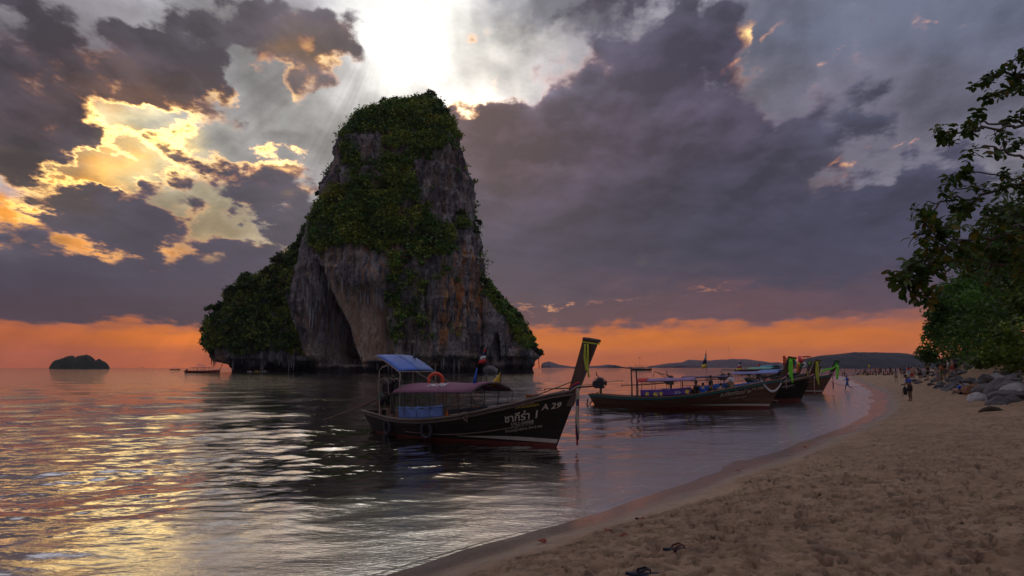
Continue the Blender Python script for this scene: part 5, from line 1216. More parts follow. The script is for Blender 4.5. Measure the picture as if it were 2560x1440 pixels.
# ladder over the stern
hx = -nh.L / 2
ld = MB()
for y in (-.16, .14):
    ld.tube([(hx + .10, y, .78), (hx - .12, y, .80), (hx - .28, y, .4), (hx - .40, y, -.25)], .020, 6)
for k in range(4): ld.tube([(hx - .16 - .07 * k, -.16, .62 - .2 * k), (hx - .16 - .07 * k, .14, .62 - .2 * k)], .015, 5)
ld.build('ladder', RAILW, nb_)
ld = MB(); 
for y in (.0, .30): ld.tube([(hx - .15, y - .3, .05), (hx - .25, y - .3, .42), (hx - .55, y - .32, .46), (hx - .8, y - .34, .30), (hx - .85, y - .34, -.2)], .016, 6)
ld.build('boarding_hoop', STEEL, nb_)
bx = MB(); bx.box((nh.L / 2 - .95, 0, 1.46), (.26, .26, .18)); bx.box((nh.L / 2 - .95, 0, 1.56), (.30, .30, .04)); o = bx.build('mooring_bitt', mat('orange_brown_wood', (.26, .09, .04), .7, var=.4, scale=6), nb_)
an = MB(); an.tube([(nh.L / 2 - 2.1, .1, 1.28), (nh.L / 2 - 1.0, .1, 1.44), (nh.L / 2 + .3, .05, 1.72)], .022, 6); an.tube([(nh.L / 2 - 2.1, .1, 1.28), (nh.L / 2 - 2.2, .22, 1.42)], .016, 5); an.tube([(nh.L / 2 - 2.1, .1, 1.28), (nh.L / 2 - 2.22, -.05, 1.16)], .016, 5); an = an.build('boat_hook', WOODP, None); tag(an, 'dark boat hook lying along the foredeck of the near boat', 'boat hook'); an.location = nb_.location; an.rotation_euler = nb_.rotation_euler
rp_ = MB(); rp_.tube([nh.pt(.58 + .08 * u, nh.sheer(.58 + .08 * u) + .06, -1, -.02 + .04 * sin(u * 9)) for u in np.linspace(0, 1, 12)] + [nh.pt(.66, nh.sheer(.66) - .1, -1, .05), nh.pt(.655, nh.sheer(.655) - .25, -1, .05), nh.pt(.645, nh.sheer(.645) - .12, -1, .05), nh.pt(.65, nh.sheer(.65) + .04, -1, -.03)], .022, 6)
ro = rp_.build('rope_coil', ROPE, None, True); tag(ro, 'pale rope looped over the gunwale of the near boat', 'rope'); ro.location = nb_.location; ro.rotation_euler = nb_.rotation_euler
for t, lab in ((.18, 'black tyre fender hanging over the side under the helm of the near boat'), (.445, 'black tyre fender hanging over the side below the blue sheet of the near boat')):
    p = nh.pt(t, nh.sheer(t) - .36, -1, .075); tyre(lab, nw(p), nb_.rotation_euler.z + (.06 if t > .3 else -.2))
lb = MB(); n = 24; lb.tube([(0, .26 * cos(2 * pi * k / n), .26 * sin(2 * pi * k / n)) for k in range(n)], .062, 8, closed=True)
lo_ = thing('lifebuoy', 'red lifebuoy standing up behind the purple roof under the awning', 'lifebuoy', nw((hx + 2.85, .45, 1.92)), pi / 2 + .15)
lb.build('ring', mat('lifebuoy_red', (.62, .06, .02), .45, var=.2, scale=6), lo_, True)
lb = MB(); lb.tube([(0, 0, .26), (0, .02, .5), (0, 0, .62)], .012, 5); lb.build('hanger', ROPE, lo_)
flag('small red white and blue pennant on the tall pole above the near boat roof', nw(rp(.93, 0)), 1.28, [WHITEC, REDC, NAVYC, WHITEC, REDC], rz=.2, w=.36, hgt=.62)
fo_ = flag('blue pennant on the roof edge of the near boat, left of the yellow one', nw(rp(.88, -.25)), .52, [CL['royal']], rz=.5, w=.17, hgt=.50)
flag('yellow pennant on the roof edge of the near boat', nw(rp(.95, .6)), .50, [YELLOWP], rz=-.1, w=.50, hgt=.46)
flag('small pale pennant above the blue awning of the near boat', nw((hx + 1.57, .5, 2.62)), .50, [CL['grey']], rz=.2, w=.12, hgt=.34)
prow_dress(nb_, nh, [REDC, NAVYC, mat('cream_cloth', (.42, .36, .28), .9, var=.3, scale=8)], length=1.62, width=.13, label='blue, white and red cloths round the prow of the near boat with long hanging ends', head=LIMEY, headlabel='yellow green ribbon round the prow head of the near boat', headlen=.95, hw_=.028)
person('bend', 'man in dark green shirt bending over at the stern of the near boat', nw((hx + .75, -.28, .48)), nb_.rotation_euler.z + 2.6, 'dgreen', 'black', 2, .98)
ml = MB(); a_ = nw((nh.L / 2 + .3, -.1, 1.2))
# ------------------------------------------------------------------ the other longtail boats
def person_in(root, h, pose, x, y, z, rz, label, top, bottom, skin=0, scale=1.0, group='people in the moored boats'):
    return person(pose, label, world_pt(root, (x, y, z)), root.rotation_euler.z + rz, top, bottom, skin, scale, group)
b2, h2 = longtail('brown longtail boat with teal rail, purple side banner and red and mauve roof', (1916, 1022), (1494, 1015), L=10.2, top=2.95, rake=1.6)
hull_text(h2, 'ช.ปิยพัฒน์ ๒', .30, .80, .82, .17, -1, b2, LETTER, shear=.3, bold=.004)
hull_text(h2, 'สหกรณ์เรือหางยาว', .12, .82, .60, .17, -1, b2, LETTER)
hull_text(h2, 'N.100', .22, .905, 1.12, .18, -1, b2, LETTER)
x0 = -h2.L / 2
r2 = canopy(h2, .27, .60, 1.55, .16, .95, MAUVE, b2, n=8)
rc = MB(); rc.sheet([[r2(u, w, .02) for w in np.linspace(-1, 1, 9)] for u in np.linspace(-.02, .16, 4)], .012); rc.build('roof_patch', CL['red'], b2, True)
bn = MB(); bn.sheet([[h2.pt(t, h2.sheer(t), -1, -.04) + Vector((0, .02 * sin(t * 90 + j), .06 + .42 * j / 4)) for j in range(5)] for t in np.linspace(.285, .575, 22)], .01); bno = bn.build('side_banner', CL['purple'], b2, True)
me, bm = text_mesh('SCB', .20, .1, .004)
for v in bm.verts: t = .50 + v.co.x / h2.L; v.co = h2.pt(t, h2.sheer(t), -1, -.025) + Vector((0, 0, .17 + v.co.y))
bm.to_mesh(me); bm.free(); me.materials.clear(); me.materials.append(WHITEC); link('lettering', me, bno)
for k, (t, w) in enumerate(((.325, .10), (.375, .14), (.405, .09), (.555, .12))):
    s = MB(); n = 9; c = h2.pt(t, h2.sheer(t), -1, -.022) + Vector((0, 0, .22)); s.add([c + Vector((w * (1 + .35 * (q % 2)) * cos(2 * pi * q / n), 0, .11 * (1 + .3 * (q % 2)) * sin(2 * pi * q / n))) for q in range(n)], [tuple(range(n))]); s.build('printed_mark', YELLOWP, bno)
for k, (x, y) in enumerate(((x0 + 2.30, -.25), (x0 + 2.55, .25))):
    s = MB(); s.tube([(x, y, .3), (x + .01, y, 1.4), (x - .02, y, 2.35)], [.05, .045, .04], 7); s.build('upright_pole', DARKM, b2)
s = MB(); s.tube([(x0 + 1.2, 0, 2.45), (x0 + 2.4, 0, 2.33), (x0 + 3.0, .05, 2.30)], .03, 6); s.build('pole_crossbar', DARKM, b2)
s = MB(); s.sheet([[h2.pt(t, h2.sheer(t) + .05 + .35 * j / 3, 1, -.08) for j in range(4)] for t in np.linspace(.60, .76, 10)], .01); s.build('side_sheet', BLUEC, b2, True)
s = MB(); 
for y in (-.3, .1): s.tube([(x0 + .3, y, .9), (x0 - .1, y, .75), (x0 - .25, y, .3), (x0 - .5, y, -.1), (x0 - .2, y, -.2)], .025, 6)
s.build('stern_hose', ROPE, b2)
s = MB(); s.box((x0 - .55, 0, .15), (.05, .22, .6), Matrix.Rotation(.2, 3, 'Y')); s.build('rudder_blade', DARKM, b2)
prow_dress(b2, h2, [NAVYC, REDC, WHITEC], length=.75, width=.16, label='navy, red and white cloths draped round the prow of the teal-railed boat', head=LIMEC, headlabel='broad bright green ribbon hanging from the prow of the teal-railed boat', headlen=1.35)
sw = MB(); sw.sheet([[Vector((.25 + 1.1 * u, -.20 + w * .0, -.25 - .55 * sin(u * pi) + w * .07)) for w in (-1, 0, 1)] for u in np.linspace(-.05, .95, 12)], .01)
z_ = h2.sheer(1) + .1; o = thing('cloth_swag', 'white cloth swag looped below the prow of the teal-railed boat', 'garland', world_pt(b2, (h2.L / 2 - .55, -.1, z_)), b2.rotation_euler.z); sw.build('cloth', WHITEC, o, True)
pl = [('stand', 1.9, -.2, .22, .3, 'person in black shirt standing in the teal-railed boat', 'black', 'black', 0), ('look', 3.15, -.1, .42, 2.6, 'person in white shirt leaning over in the bow of the teal-railed boat', 'white', 'khaki', 0),
      ('sit', 1.45, -.35, .62, 1.5, 'person in royal blue shirt with a white print seated in the teal-railed boat', 'royal', 'navy', 1), ('sit', 1.1, .3, .72, 2.5, 'dark-clothed person half hidden behind the royal blue shirt in the teal-railed boat', 'black', 'black', 2),
      ('sit', 2.45, -.3, .62, 1.2, 'person in khaki bending low amid the teal-railed boat', 'khaki', 'khaki', 1)]
for ps, x, y, z, rz, lab, t_, bt, skn in pl: person_in(b2, h2, ps, x, y, z, rz, lab, t_, bt, skn)
po = world_pt(b2, (h2.L / 2 - 1.0, -.75, 1.05)); ge = ground(1945, 1002, 0)
ml = MB(); ml.tube([Vector(po).lerp(Vector(ge), u) - Vector((0, 0, .12 * sin(u * pi))) for u in np.linspace(0, 1, 10)], .018, 5); tag(ml.build('mooring_rope', ROPE, None), 'slack mooring rope from the teal-railed boat down into the water', 'rope')

b3, h3 = longtail('dark brown longtail boat with a low dark purple roof beyond the teal-railed boat', (1997, 1001), (1672, 998), L=9.6, rail=DECK, hullm=WOOD, top=2.9, boot=False, rake=1.5)
r3 = canopy(h3, .12, .50, 1.62, .10, .90, cloth('dark_violet', (.10, .06, .12)), b3, n=8)
hull_text(h3, 'ป. พรนภา', .26, .86, .95, .17, -1, b3, LETTER, bold=.0)
s = MB(); s.sheet([[h3.pt(t, h3.sheer(t) + .05 + .42 * j / 3, -1, -.06) for j in range(4)] for t in np.linspace(.50, .70, 10)], .01); s.build('side_sheet', BLUEC, b3, True)
s = MB(); s.tube([(-h3.L / 2 + .4, 0, 1.7), (-h3.L / 2 - .9, .0, 2.1), (-h3.L / 2 - 1.0, 0, 1.7)], .03, 6); s.tube([(-h3.L / 2 + .2, 0, 1.5), (-h3.L / 2 - .6, .2, 1.95)], .022, 6); s.build('steering_arm', DARKM, b3)
prow_dress(b3, h3, [REDC, WHITEC], length=1.5, width=.10, label='red and white cloth hanging from the prow of the dark brown boat', head=LIMEY, headlabel='long thin yellow green ribbon on the prow of the dark brown boat', headlen=1.7)
person_in(b3, h3, 'sit', 2.6, -.2, .95, 1.6, 'person in bright pink shirt seated in the bow of the dark brown boat', 'pink', 'sky', 1)
person_in(b3, h3, 'sit', 1.9, .2, .85, 2.2, 'person in black seated behind the teal-railed boat prow', 'black', 'navy', 0)
flag('red, white and blue flag on a tall pole above a mauve roof', world_pt(b3, (-h3.L / 2 + 3.0, 0, 1.7)), 2.0, [REDC, WHITEC, NAVYC, YELLOWP], rz=.1, w=.55, hgt=1.3, drop=.3)

b4, h4 = longtail('longtail boat with teal rail and white waterline stripe lying beyond the dark brown boat', (2058, 984), (1800, 978), L=9.8, top=3.0, rake=1.7)
r4 = canopy(h4, .15, .62, 1.75, .22, 1.0, cloth('lilac', (.20, .20, .42)), b4, n=8)
hull_text(h4, 'ป้าแดง ๑', .22, .86, 1.0, .17, -1, b4, YELLOWP)
prow_dress(b4, h4, [WHITEC, NAVYC, REDC], length=1.5, width=.16, label='white, navy and red cloths hanging under the prow of the far teal-railed boat', head=CL['green'], headlabel='green cloth tied on the prow of the far teal-railed boat', headlen=.5)
sg = MB(); sg.sheet([[Vector((-1.1 + 1.5 * u, -.22, -.9 + .75 * u + .10 * sin(u * 7) + w * .09 * (1.2 - .4 * u))) for w in (-1, 0, 1)] for u in np.linspace(0, 1, 10)], .01); sg.sheet([[Vector((.35 + .05 * sin(u * 5), -.22 + w * .0, -.2 - 1.25 * u)) + Vector((w * .13 * (1 - .3 * u), 0, 0)) for w in (-1, 0, 1)] for u in np.linspace(0, 1, 8)], .01)
o = thing('cloth_swag', 'vivid green cloth swag flowing from the prow of the furthest moored boat', 'garland', world_pt(b4, (h4.L / 2 + 1.15, 0, 2.80)), b4.rotation_euler.z); sg.build('cloth', LIMEC, o, True)
flag('striped flag with yellow end on a short pole among the boat roofs', world_pt(b4, (-h4.L / 2 + 2.2, 0, 1.9)), 1.5, [REDC, WHITEC, NAVYC, WHITEC, REDC, YELLOWP], w=.6, hgt=1.2, drop=.3)
def far_pair(bpx, spx): return ground(*bpx, 0), ground(*spx, 0)
b5, h5 = longtail('longtail boat with a tall dark red prow and lime tipped head in the far row', (2070, 972), (1850, 962), L=9.8, hullm=WOODB, rail=TEAL, top=3.1, rake=1.8, boot=False)
canopy(h5, .15, .62, 1.85, .25, 1.05, mat('sky_blue_canvas', (.08, .24, .55), .8, var=.3, scale=1), b5, n=8)
prow_dress(b5, h5, [CL['green'], YELLOWP], length=.5, label='green and yellow cloth round the dark red prow in the far row', head=LIMEC, headlabel='lime green band on the head of the tall dark red prow in the far row', headlen=.3)
b6, h6 = longtail('longtail boat with a pale green roof moored in the middle of the far row', (2062, 962), (1815, 955), L=10.0, hullm=WOOD, rail=TEAL, top=2.9, rake=1.5, boot=False)
canopy(h6, .10, .62, 2.15, .25, 1.1, mat('pale_green_canvas', (.16, .42, .30), .8, var=.3, scale=1), b6, n=8)
prow_dress(b6, h6, [REDC], length=.5, label='red cloth round the prow of the boat with the pale green roof', head=CL['green'], headlabel='green cloth on the head of the prow of the pale green roofed boat', headlen=.4)
b7, h7 = longtail('longtail boat with an aqua roof at the back of the moored row', (2036, 950), (1850, 944), L=10.0, hullm=WOOD, rail=TEAL, top=3.3, rake=1.3, boot=False)
canopy(h7, .05, .65, 2.5, .3, 1.2, mat('aqua_canvas', (.05, .32, .52), .8, var=.3, scale=1), b7, n=8)
flag('dark blue and yellow flag pole left of the tallest green-topped prow', world_pt(b5, (-h5.L / 2 + 7.5, 0, 1.7)), 2.0, [NAVYC, CL['purple'], YELLOWP], w=.5, hgt=1.4, drop=.4)

# floating snack stall: a longtail hung with inflatable toys, drinks and towels
b8, h8 = longtail('longtail boat fitted as a snack stall hung with colourful beach toys', (2050, 958), (1935, 955), L=8.0, hullm=WOODB, rail=TEAL, top=2.6, rake=1.2, boot=False, eng=False)
aw = MB(); aw.sheet([[Vector((-1.5 + 3.2 * i / 6, -.9 + 1.8 * j / 4, 3.3 + .12 * sin(i))) for j in range(5)] for i in range(7)], .02); aw.build('stall_awning', cloth('pale_grey_sheet', (.32, .32, .34)), b8)
aw = MB(); aw.sheet([[Vector((1.4 + 1.3 * i / 4, -.8 + 1.6 * j / 4, 4.1 + .1 * sin(i * 2))) for j in range(5)] for i in range(5)], .02); aw.build('stall_parasol', CL['pink'], b8)
for x in (-1.4, 1.6, 2.6):
    for y in (-.85, .85): s = MB(); s.tube([(x, y, .6), (x, y, 3.3 if x < 2 else 4.1)], .03, 5); s.build('stall_post', DARKM, b8)
TOY = [('red', 'towel'), ('pink', 'towel'), ('orange', 'ring'), ('sky', 'ball'), ('yellow', 'ring'), ('red', 'ring'), ('teal', 'ball'), ('orange', 'towel'), ('pink', 'towel'), ('yellow', 'ball'), ('red', 'ball'), ('white', 'ring')]
tg = np.random.default_rng(4)
for k, (c_, kd) in enumerate(TOY):
    x = -1.6 + .40 * k; z = 2.1 + 1.5 * tg.random(); s = MB()
    if kd == 'towel': s.sheet([[Vector((x + .60 * i / 3, -.98 + .03 * sin(i * 2 + j), z + .8 - 1.6 * j / 4)) for j in range(5)] for i in range(4)], .02)
    elif kd == 'ring': s.tube([(x + .36 * cos(q * pi / 7), -1.05, z + .36 * sin(q * pi / 7)) for q in range(14)], .13, 7, closed=True)
    else: s.rings([[Vector((x + .40 * cos(p_) * cos(q * pi / 6), -1.1 + .40 * cos(p_) * sin(q * pi / 6), z + .40 * sin(p_))) for q in range(12)] for p_ in np.linspace(-1.5, 1.5, 7)])
    o = s.build({'towel': 'beach_towel', 'ring': 'swim_ring', 'ball': 'beach_ball'}[kd], CL[c_], None, True); o.location = b8.location; o.rotation_euler = b8.rotation_euler
    tag(o, '%s %s hung on the snack stall boat%s' % (c_ if c_ != 'sky' else 'pale blue', {'towel': 'beach towel', 'ring': 'swim ring', 'ball': 'beach ball'}[kd], '' if k < 6 else ', among the %s toys' % ('upper' if z > 2.1 else 'lower')), {'towel': 'towel', 'ring': 'swim ring', 'ball': 'ball'}[kd], 'goods hung on the snack stall boat')

# ---- boats further out
def small_craft(kind, label, px, py, L, rz, hullm=WOOD, roof=True, n_mast=0, mast=0, cat='boat', two_poles=False, mastx=0):
    p = ground(px, py, 0); o = thing({'tour': 'tour_boat', 'sail': 'sailing_boat', 'tail': 'longtail_boat', 'motor': 'motor_boat'}[kind], label, cat, (p.x, p.y, 0), rz, 'boats lying further out')
    m = MB(); rr_ = []
    for i in range(13):
        t = i / 12; b_ = L * (.13 if kind != 'tour' else .15) * (1 - abs(2 * t - .85) ** 2.6 if t > .42 else 1 - .35 * (1 - t / .42)); b_ = max(b_, .03); zs = L * (.075 + .10 * max(0, t - .5) ** 1.6)
        rr_.append([Vector((L * (t - .5) + .08 * L * max(0, t - .8), y_ * b_, z_)) for y_, z_ in ((-1, zs), (-.75, .05), (-.2, -.3), (.2, -.3), (.75, .05), (1, zs))])
    m.rings(rr_); m.build('hull', hullm, o)
    if kind == 'tail':
        s = MB(); s.tube([(L * .5, 0, L * .09), (L * .60, 0, L * .32)], [.16, .12], 6); s.build('prow_post', WOODP, o)
        s = MB(); s.tube([(-L * .48, 0, 1.3), (-L * .95, .3, .2)], .06, 5); s.build('propeller_shaft', DARKM, o)
        s = MB(); s.box((-L * .46, 0, 1.3), (.6, .5, .6)); s.box((-L * .46, 0, 1.7), (.3, .3, .3)); s.build('engine', ENG, o)
    if roof:
        zr = L * (.17 if kind == 'tail' else .24); s = MB(); s.sheet([[Vector((L * (-.32 + .56 * i / 6), L * .11 * (-1 + 2 * j / 4), zr + .15 * (1 - (j / 2 - 1) ** 2))) for j in range(5)] for i in range(7)], .08); s.build('canopy_roof', roof if roof is not True else cloth('grey', None), o)
        for i in range(6):
            for side in (-1, 1): s = MB(); x = L * (-.32 + .56 * i / 5); s.tube([(x, side * L * .105, L * .06), (x, side * L * .105, zr)], .05, 5); s.build('post', DARKM, o)
        if kind == 'tour':
            s = MB(); s.box((-L * .05, 0, L * .11), (L * .5, L * .17, L * .05)); s.build('cabin_side', WHITEP, o); s = MB(); s.sheet([[Vector((-L * .02, -L * .112, L * .14)), Vector((-L * .02, -L * .112, L * .2))], [Vector((L * .03, -L * .112, L * .14)), Vector((L * .03, -L * .112, L * .2))]], .05); s.build('red_sign_board', CL['red'], o)
    if mast:
        s = MB(); s.tube([(mastx, 0, L * .08), (mastx, 0, mast)], [.09, .05], 6); s.build('mast', DARKM, o)
        for q in (-.45, .5):
            s = MB(); s.tube([(mastx, 0, mast * .97), (L * q, 0, L * .1)], .025, 4); s.build('stay', DARKM, o)
        if kind == 'sail': s = MB(); s.tube([(mastx, 0, mast * .16), (mastx - L * .36, 0, mast * .15)], .10, 6); s.build('boom', WHITEP, o)
        if two_poles:
            s = MB(); s.tube([(-L * .32, 0, L * .08), (-L * .32, 0, mast * .55)], .07, 6); s.build('mast', DARKM, o)
            s = MB(); s.tube([(-L * .32, 0, L * .20), (-L * .9, 0, L * .24)], .07, 6); s.build('bowsprit', DARKM, o)
            f_ = MB(); f_.sheet([[Vector((mastx, 0, mast)), Vector((mastx, 0, mast - .6))], [Vector((mastx + .9, 0, mast - .2)), Vector((mastx + .8, 0, mast - .8))]], .02); f_.build('pennant', CL['red'], o)
    return o
small_craft('tail', 'red-brown longtail boat under way at the left tip of the rock island', 506, 933, 14.5, .03, mat('red_brown_hull', (.16, .03, .02), .6, var=.4, scale=2), MAUVE)
s_ = ground(495, 933, 0); aw = MB(); aw.sheet([[Vector((-2.4 + 3.2 * i / 3, -.9 + 1.8 * j / 2, 4.0 - .9 * i / 3)) for j in range(3)] for i in range(4)], .04); o = [q for q in bpy.data.objects if q.name.startswith('longtail_boat') and 'red-brown' in q.get('label', '')][0]; aw.build('awning', BLUEL, o)
for x in (-2.2, .6): 
    for y in (-.8, .8): s = MB(); s.tube([(x, y, .8), (x, y, 3.9 if x < 0 else 3.1)], .05, 5); s.build('awning_post', STEEL, o)
small_craft('motor', 'small dark boat with a few people far out left of the longtail under way', 437, 925, 9.5, .4, WOOD, MAUVE)
small_craft('tail', 'tiny dark longtail far out between the rock island and the big prow', 1438, 921, 18, .1, WOOD, MAUVE)
small_craft('motor', 'speck of a boat on the horizon right of the small islet', 313, 919.6, 22, .2, WOOD, MAUVE)
small_craft('motor', 'second speck of a boat on the horizon, nearer the rock island', 358, 919.6, 30, 0, WOOD, MAUVE)
small_craft('tour', 'dark wooden junk with two masts and a long bowsprit anchored behind the engine poles', 1604, 926, 17, .05, WOOD, cloth('grey', None), mast=11.5, mastx=-1.8, two_poles=True)
small_craft('tour', 'long tour boat with a flat roof and red sign behind the moored boats', 1893, 932, 20, .04, WOODB, cloth('grey', None))
small_craft('sail', 'white sailing boat with a tall bare mast anchored beyond the boat row', 1824, 926, 14, .1, WHITEP, False, mast=21)
small_craft('sail', 'sailing boat with a slim mast in front of the headland', 2072, 925, 14, 3.0, WHITEP, False, mast=17)
# people at the foot of the island: a few in kayaks
for k in range(3):
    p = ground(640 + 9 * k, 929.5, 0); o = thing('kayak', 'pale kayak %s at the foot of the wooded ridge' % ['furthest left', 'in the middle', 'furthest right'][k], 'kayak', (p.x, p.y - 10 + 6 * k, 0), .5 * k - .4, 'kayaks by the rock island')
    m = MB(); m.rings([[Vector((3.2 * (t - .5), y_ * .45 * max(.05, 1 - abs(2 * t - 1) ** 2.2), z_)) for y_, z_ in ((-1, .3), (0, -.1), (1, .3), (0, .38))] for t in np.linspace(0, 1, 9)]); m.build('hull', CL['yellow'] if k == 1 else WHITEC, o)
    q = person('sit', 'paddler in the pale kayak %s by the rock island' % ['on the left', 'in the middle', 'on the right'][k], (p.x, p.y - 10 + 6 * k, .2), .5 * k, ['red', 'orange', 'white'][k], 'navy', 0, 1.3, 'kayak paddlers')

# ------------------------------------------------------------------ people on the beach
def ppl(pose, px, py, label, top, bottom, rz=0.0, skin=0, scale=1.0, group='people on the far beach', up=0):
    p = on_sand(px, py); return person(pose, label, (p.x, p.y, p.z - .01 + up), rz, top, bottom, skin, scale, group)
CAMDIR = -pi / 2
man = ppl('look', 2277, 1003, 'stout person in royal blue shirt looking down, holding a dark bag, alone', 'royal', 'black', pi, 2, .98, None)
pp_ = man.location; bg_ = thing('bag', 'black bag with dangling straps held by the person in the royal blue shirt', 'bag', pp_ + Vector((-.36, -.10, .52)), 0)
b_ = MB(); b_.rings([[Vector((w * .11 * cos(2 * pi * q / 8), w * .06 * sin(2 * pi * q / 8), z_)) for q in range(8)] for z_, w in ((-.12, .6), (-.08, 1), (.12, 1.1), (.30, .9), (.38, .4))]); b_.build('bag_body', CL['black'], bg_, True)
b_ = MB(); b_.tube([(-.05, 0, .36), (-.02, 0, .52), (.05, 0, .36)], .012, 5); b_.tube([(-.12, 0, .3), (-.16, 0, 0), (-.14, 0, -.26)], .014, 5); b_.tube([(.12, 0, .25), (.15, 0, 0), (.13, 0, -.2)], .014, 5); b_.build('bag_strap', CL['black'], bg_)
rn = ground(2119, 976, .0); person('run', 'boy in blue T-shirt and shorts running out of the shallows', (rn.x, rn.y, -.02), pi - .2, 'royal', 'blue', 2, .95, None)
row = [('stand_long', 2241, 957, 'woman with long dark hair in a short patterned dress at the left of the strollers', 'floral', 'floral', 1.3, 1), ('stand', 2256, 945, 'person in black vest behind the long-haired woman', 'black', 'grey', 1, 1), ('stand', 2262, 944, 'person in dark blue T-shirt walking in the middle group', 'blue', 'navy', 1.6, 0),
       ('dress', 2273, 943, 'person in red top and long pale blue wrap', 'red', 'sky', 1.2, 0), ('walk', 2281, 953, 'bare-backed person in red shorts walking away', None, 'red', 1.5, 1), ('arms_up', 2287, 949, 'bare-chested man above the group with both hands raised to his face', None, 'khaki', 2.8, 1),
       ('stand', 2300, 952, 'person in black shorts with a grey backpack seen from behind', 'black', 'black', pi / 2, 1), ('arms_up', 2320, 951, 'person in dark coat and bare legs taking a photo', 'black', 'black', pi, 1), ('dress', 2345, 954, 'woman in pale sleeveless dress walking', 'floral', 'floral', .8, 1),
       ('stand', 2355, 953, 'person in brown shirt and green shorts beside the rocks', 'orange', 'green', 2.4, 2), ('stand', 2363, 952, 'person in dark shirt close to the rocks', 'black', 'grey', 2, 0), ('stand', 2373, 951, 'tall person in white shirt under the tree edge', 'white', 'grey', 2.6, 1), ('walk', 2383, 951, 'person in dark red shorts near the boulders', None, 'red', 2.2, 1),
       ('stand', 2390, 950, 'person in navy by the first boulders', 'navy', 'black', 1.2, 2), ('sit', 2402, 944, 'person in bright blue top seated on the rocks under the tree', 'royal', 'navy', 2, 1), ('stand', 2331, 931, 'distant person in dark clothes standing alone near the water on the right', 'navy', 'navy', 2, 1), ('stand', 2321, 938, 'pale person standing behind the photographer in the dark coat', 'floral', 'grey', 2, 1)]
for ps, px, py, lab, t_, bt, rz, skn in row:
    o = ppl(ps, px, py, lab, t_, bt, rz, skn, 1.0)
    if 'backpack' in lab:
        q = bag(None, CL['grey']); q.location = o.location; q.rotation_euler = o.rotation_euler; tag(q, 'grey backpack on the person in black shorts', 'backpack')
far = [('stand', 2107, 941, 'child standing in the water at the end of the beach', 'pink', 'navy'), ('stand', 2112, 941, 'adult in floral top in the water at the end of the beach', 'floral', 'grey'), ('sit', 2133, 938, 'small figure sitting low at the far tip of the beach', None, 'khaki'),
       ('sit', 2148, 936, 'dark figure seated at the left end of the far group', 'black', 'black'), ('stand', 2153, 936, 'person in black standing tall over the seated group', 'black', 'black'), ('sit', 2158, 937, 'person in lime shorts seated in front of the far group', 'black', 'lime'), ('stand', 2161, 935, 'bare-armed person standing behind the lime shorts', 'grey', 'black'),
       ('sit', 2168, 936, 'person in khaki seated in the far group', 'khaki', 'navy'), ('sit', 2175, 936, 'person in dark red seated in the far group', 'red', 'black'), ('stand', 2186, 934, 'person in pale trousers standing in the far group', 'orange', 'sky'), ('sit', 2192, 937, 'dark heap of a person lying by the pale trousers', 'black', 'navy'), ('stand', 2198, 934, 'woman in orange bikini standing at the far water edge', None, 'orange'),
       ('stand', 2202, 934, 'second woman at the far water edge, in red', 'red', None), ('sit', 2208, 936, 'person in navy seated on the far sand', 'navy', 'black'), ('sit', 2220, 936, 'person with a bright pink wrap seated at the right of the far group', 'pink', 'pink'), ('sit', 2230, 935, 'tanned person lying back at the right of the far group', None, 'orange'), ('stand', 2252, 938, 'couple member in black half hidden behind the middle group', 'black', 'black')]
for k in range(16):
    far.append((('stand', 'sit', 'walk', 'sit')[k % 4], 2140 + 6.2 * k, 935 + (k % 3), '%s in %s %s in the far group, %s part' % (['person standing', 'person seated', 'person strolling', 'person crouching'][k % 4], ['black', 'navy', 'grey', 'dark green'][(k * 7 // 3) % 4], ['top', 'swimwear'][k % 2], 'left' if k < 5 else 'middle' if k < 11 else 'right'), ('black', 'navy', 'grey', 'dgreen')[(k * 7 // 3) % 4], 'black'))
fr_ = np.random.default_rng(8)
for ps, px, py, lab, t_, bt in far: ppl(ps, px, py + 2, lab, t_, bt, float(fr_.random() * 6.28), int(fr_.integers(0, 3)), 1.0 if 'child' not in lab else .8, 'far group at the end of the beach')
fp_ = on_sand(2176, 938); flag('small yellow beach flag beyond the seated group', fp_, 2.4, [CL['yellow']], w=.5, hgt=.6, tri=False, group='beach flags')

# ------------------------------------------------------------------ riprap boulders on the right
rk = [rocky('boulder', STONE, 200 + k, 2 if k < 4 else 3, .22 + .03 * (k % 3), (1, .8 + .04 * k, .62 + .05 * (k % 4))) for k in range(9)]
for me in rk: me.polygons.foreach_set('use_smooth', np.zeros(len(me.polygons), bool))
RUST = mat('rusty_boulder_stone', (.24, .12, .07), .9, var=.5, scale=2.5, bump=.8, dirt=.4); PALES = mat('pale_boulder_stone', (.36, .35, .36), .85, var=.35, scale=2.2, bump=.7, dirt=.3)
br = np.random.default_rng(17); spots = []
def put_rock(x, y, zoff, s, label, m=None, k=None, flat=1.0):
    k = int(br.integers(0, 9)) if k is None else k; o = link('boulder', rk[k]); o.location = (x, y, gz(x, y) + zoff); o.rotation_euler = (br.normal() * .25, br.normal() * .25 + (-.2 if flat < 1 else 0), br.random() * 6.28)
    o.scale = (s, s * (.8 + .4 * br.random()), s * (.75 + .3 * br.random()) * flat)
    tag(o, label, 'rock', 'boulders piled along the foot of the trees')
    if m: o.material_slots[0].link = 'OBJECT'; o.material_slots[0].material = m
big = [(2440, 985, 1.35, 'rusty brown', RUST), (2470, 985, 1.4, 'dark slanting', None), (2505, 988, 1.7, 'broad ridged', None), (2550, 992, 1.8, 'large dark', None), (2530, 965, 1.4, 'angular grey', None), (2480, 960, 1.3, 'long leaning', None), (2430, 958, 1.0, 'grey', None), (2400, 955, 1.0, 'low flat', None), (2375, 956, .9, 'long flat dark', None), (2555, 1003, 1.1, 'low dark corner', None), (2455, 996, .6, 'small dark', None)]
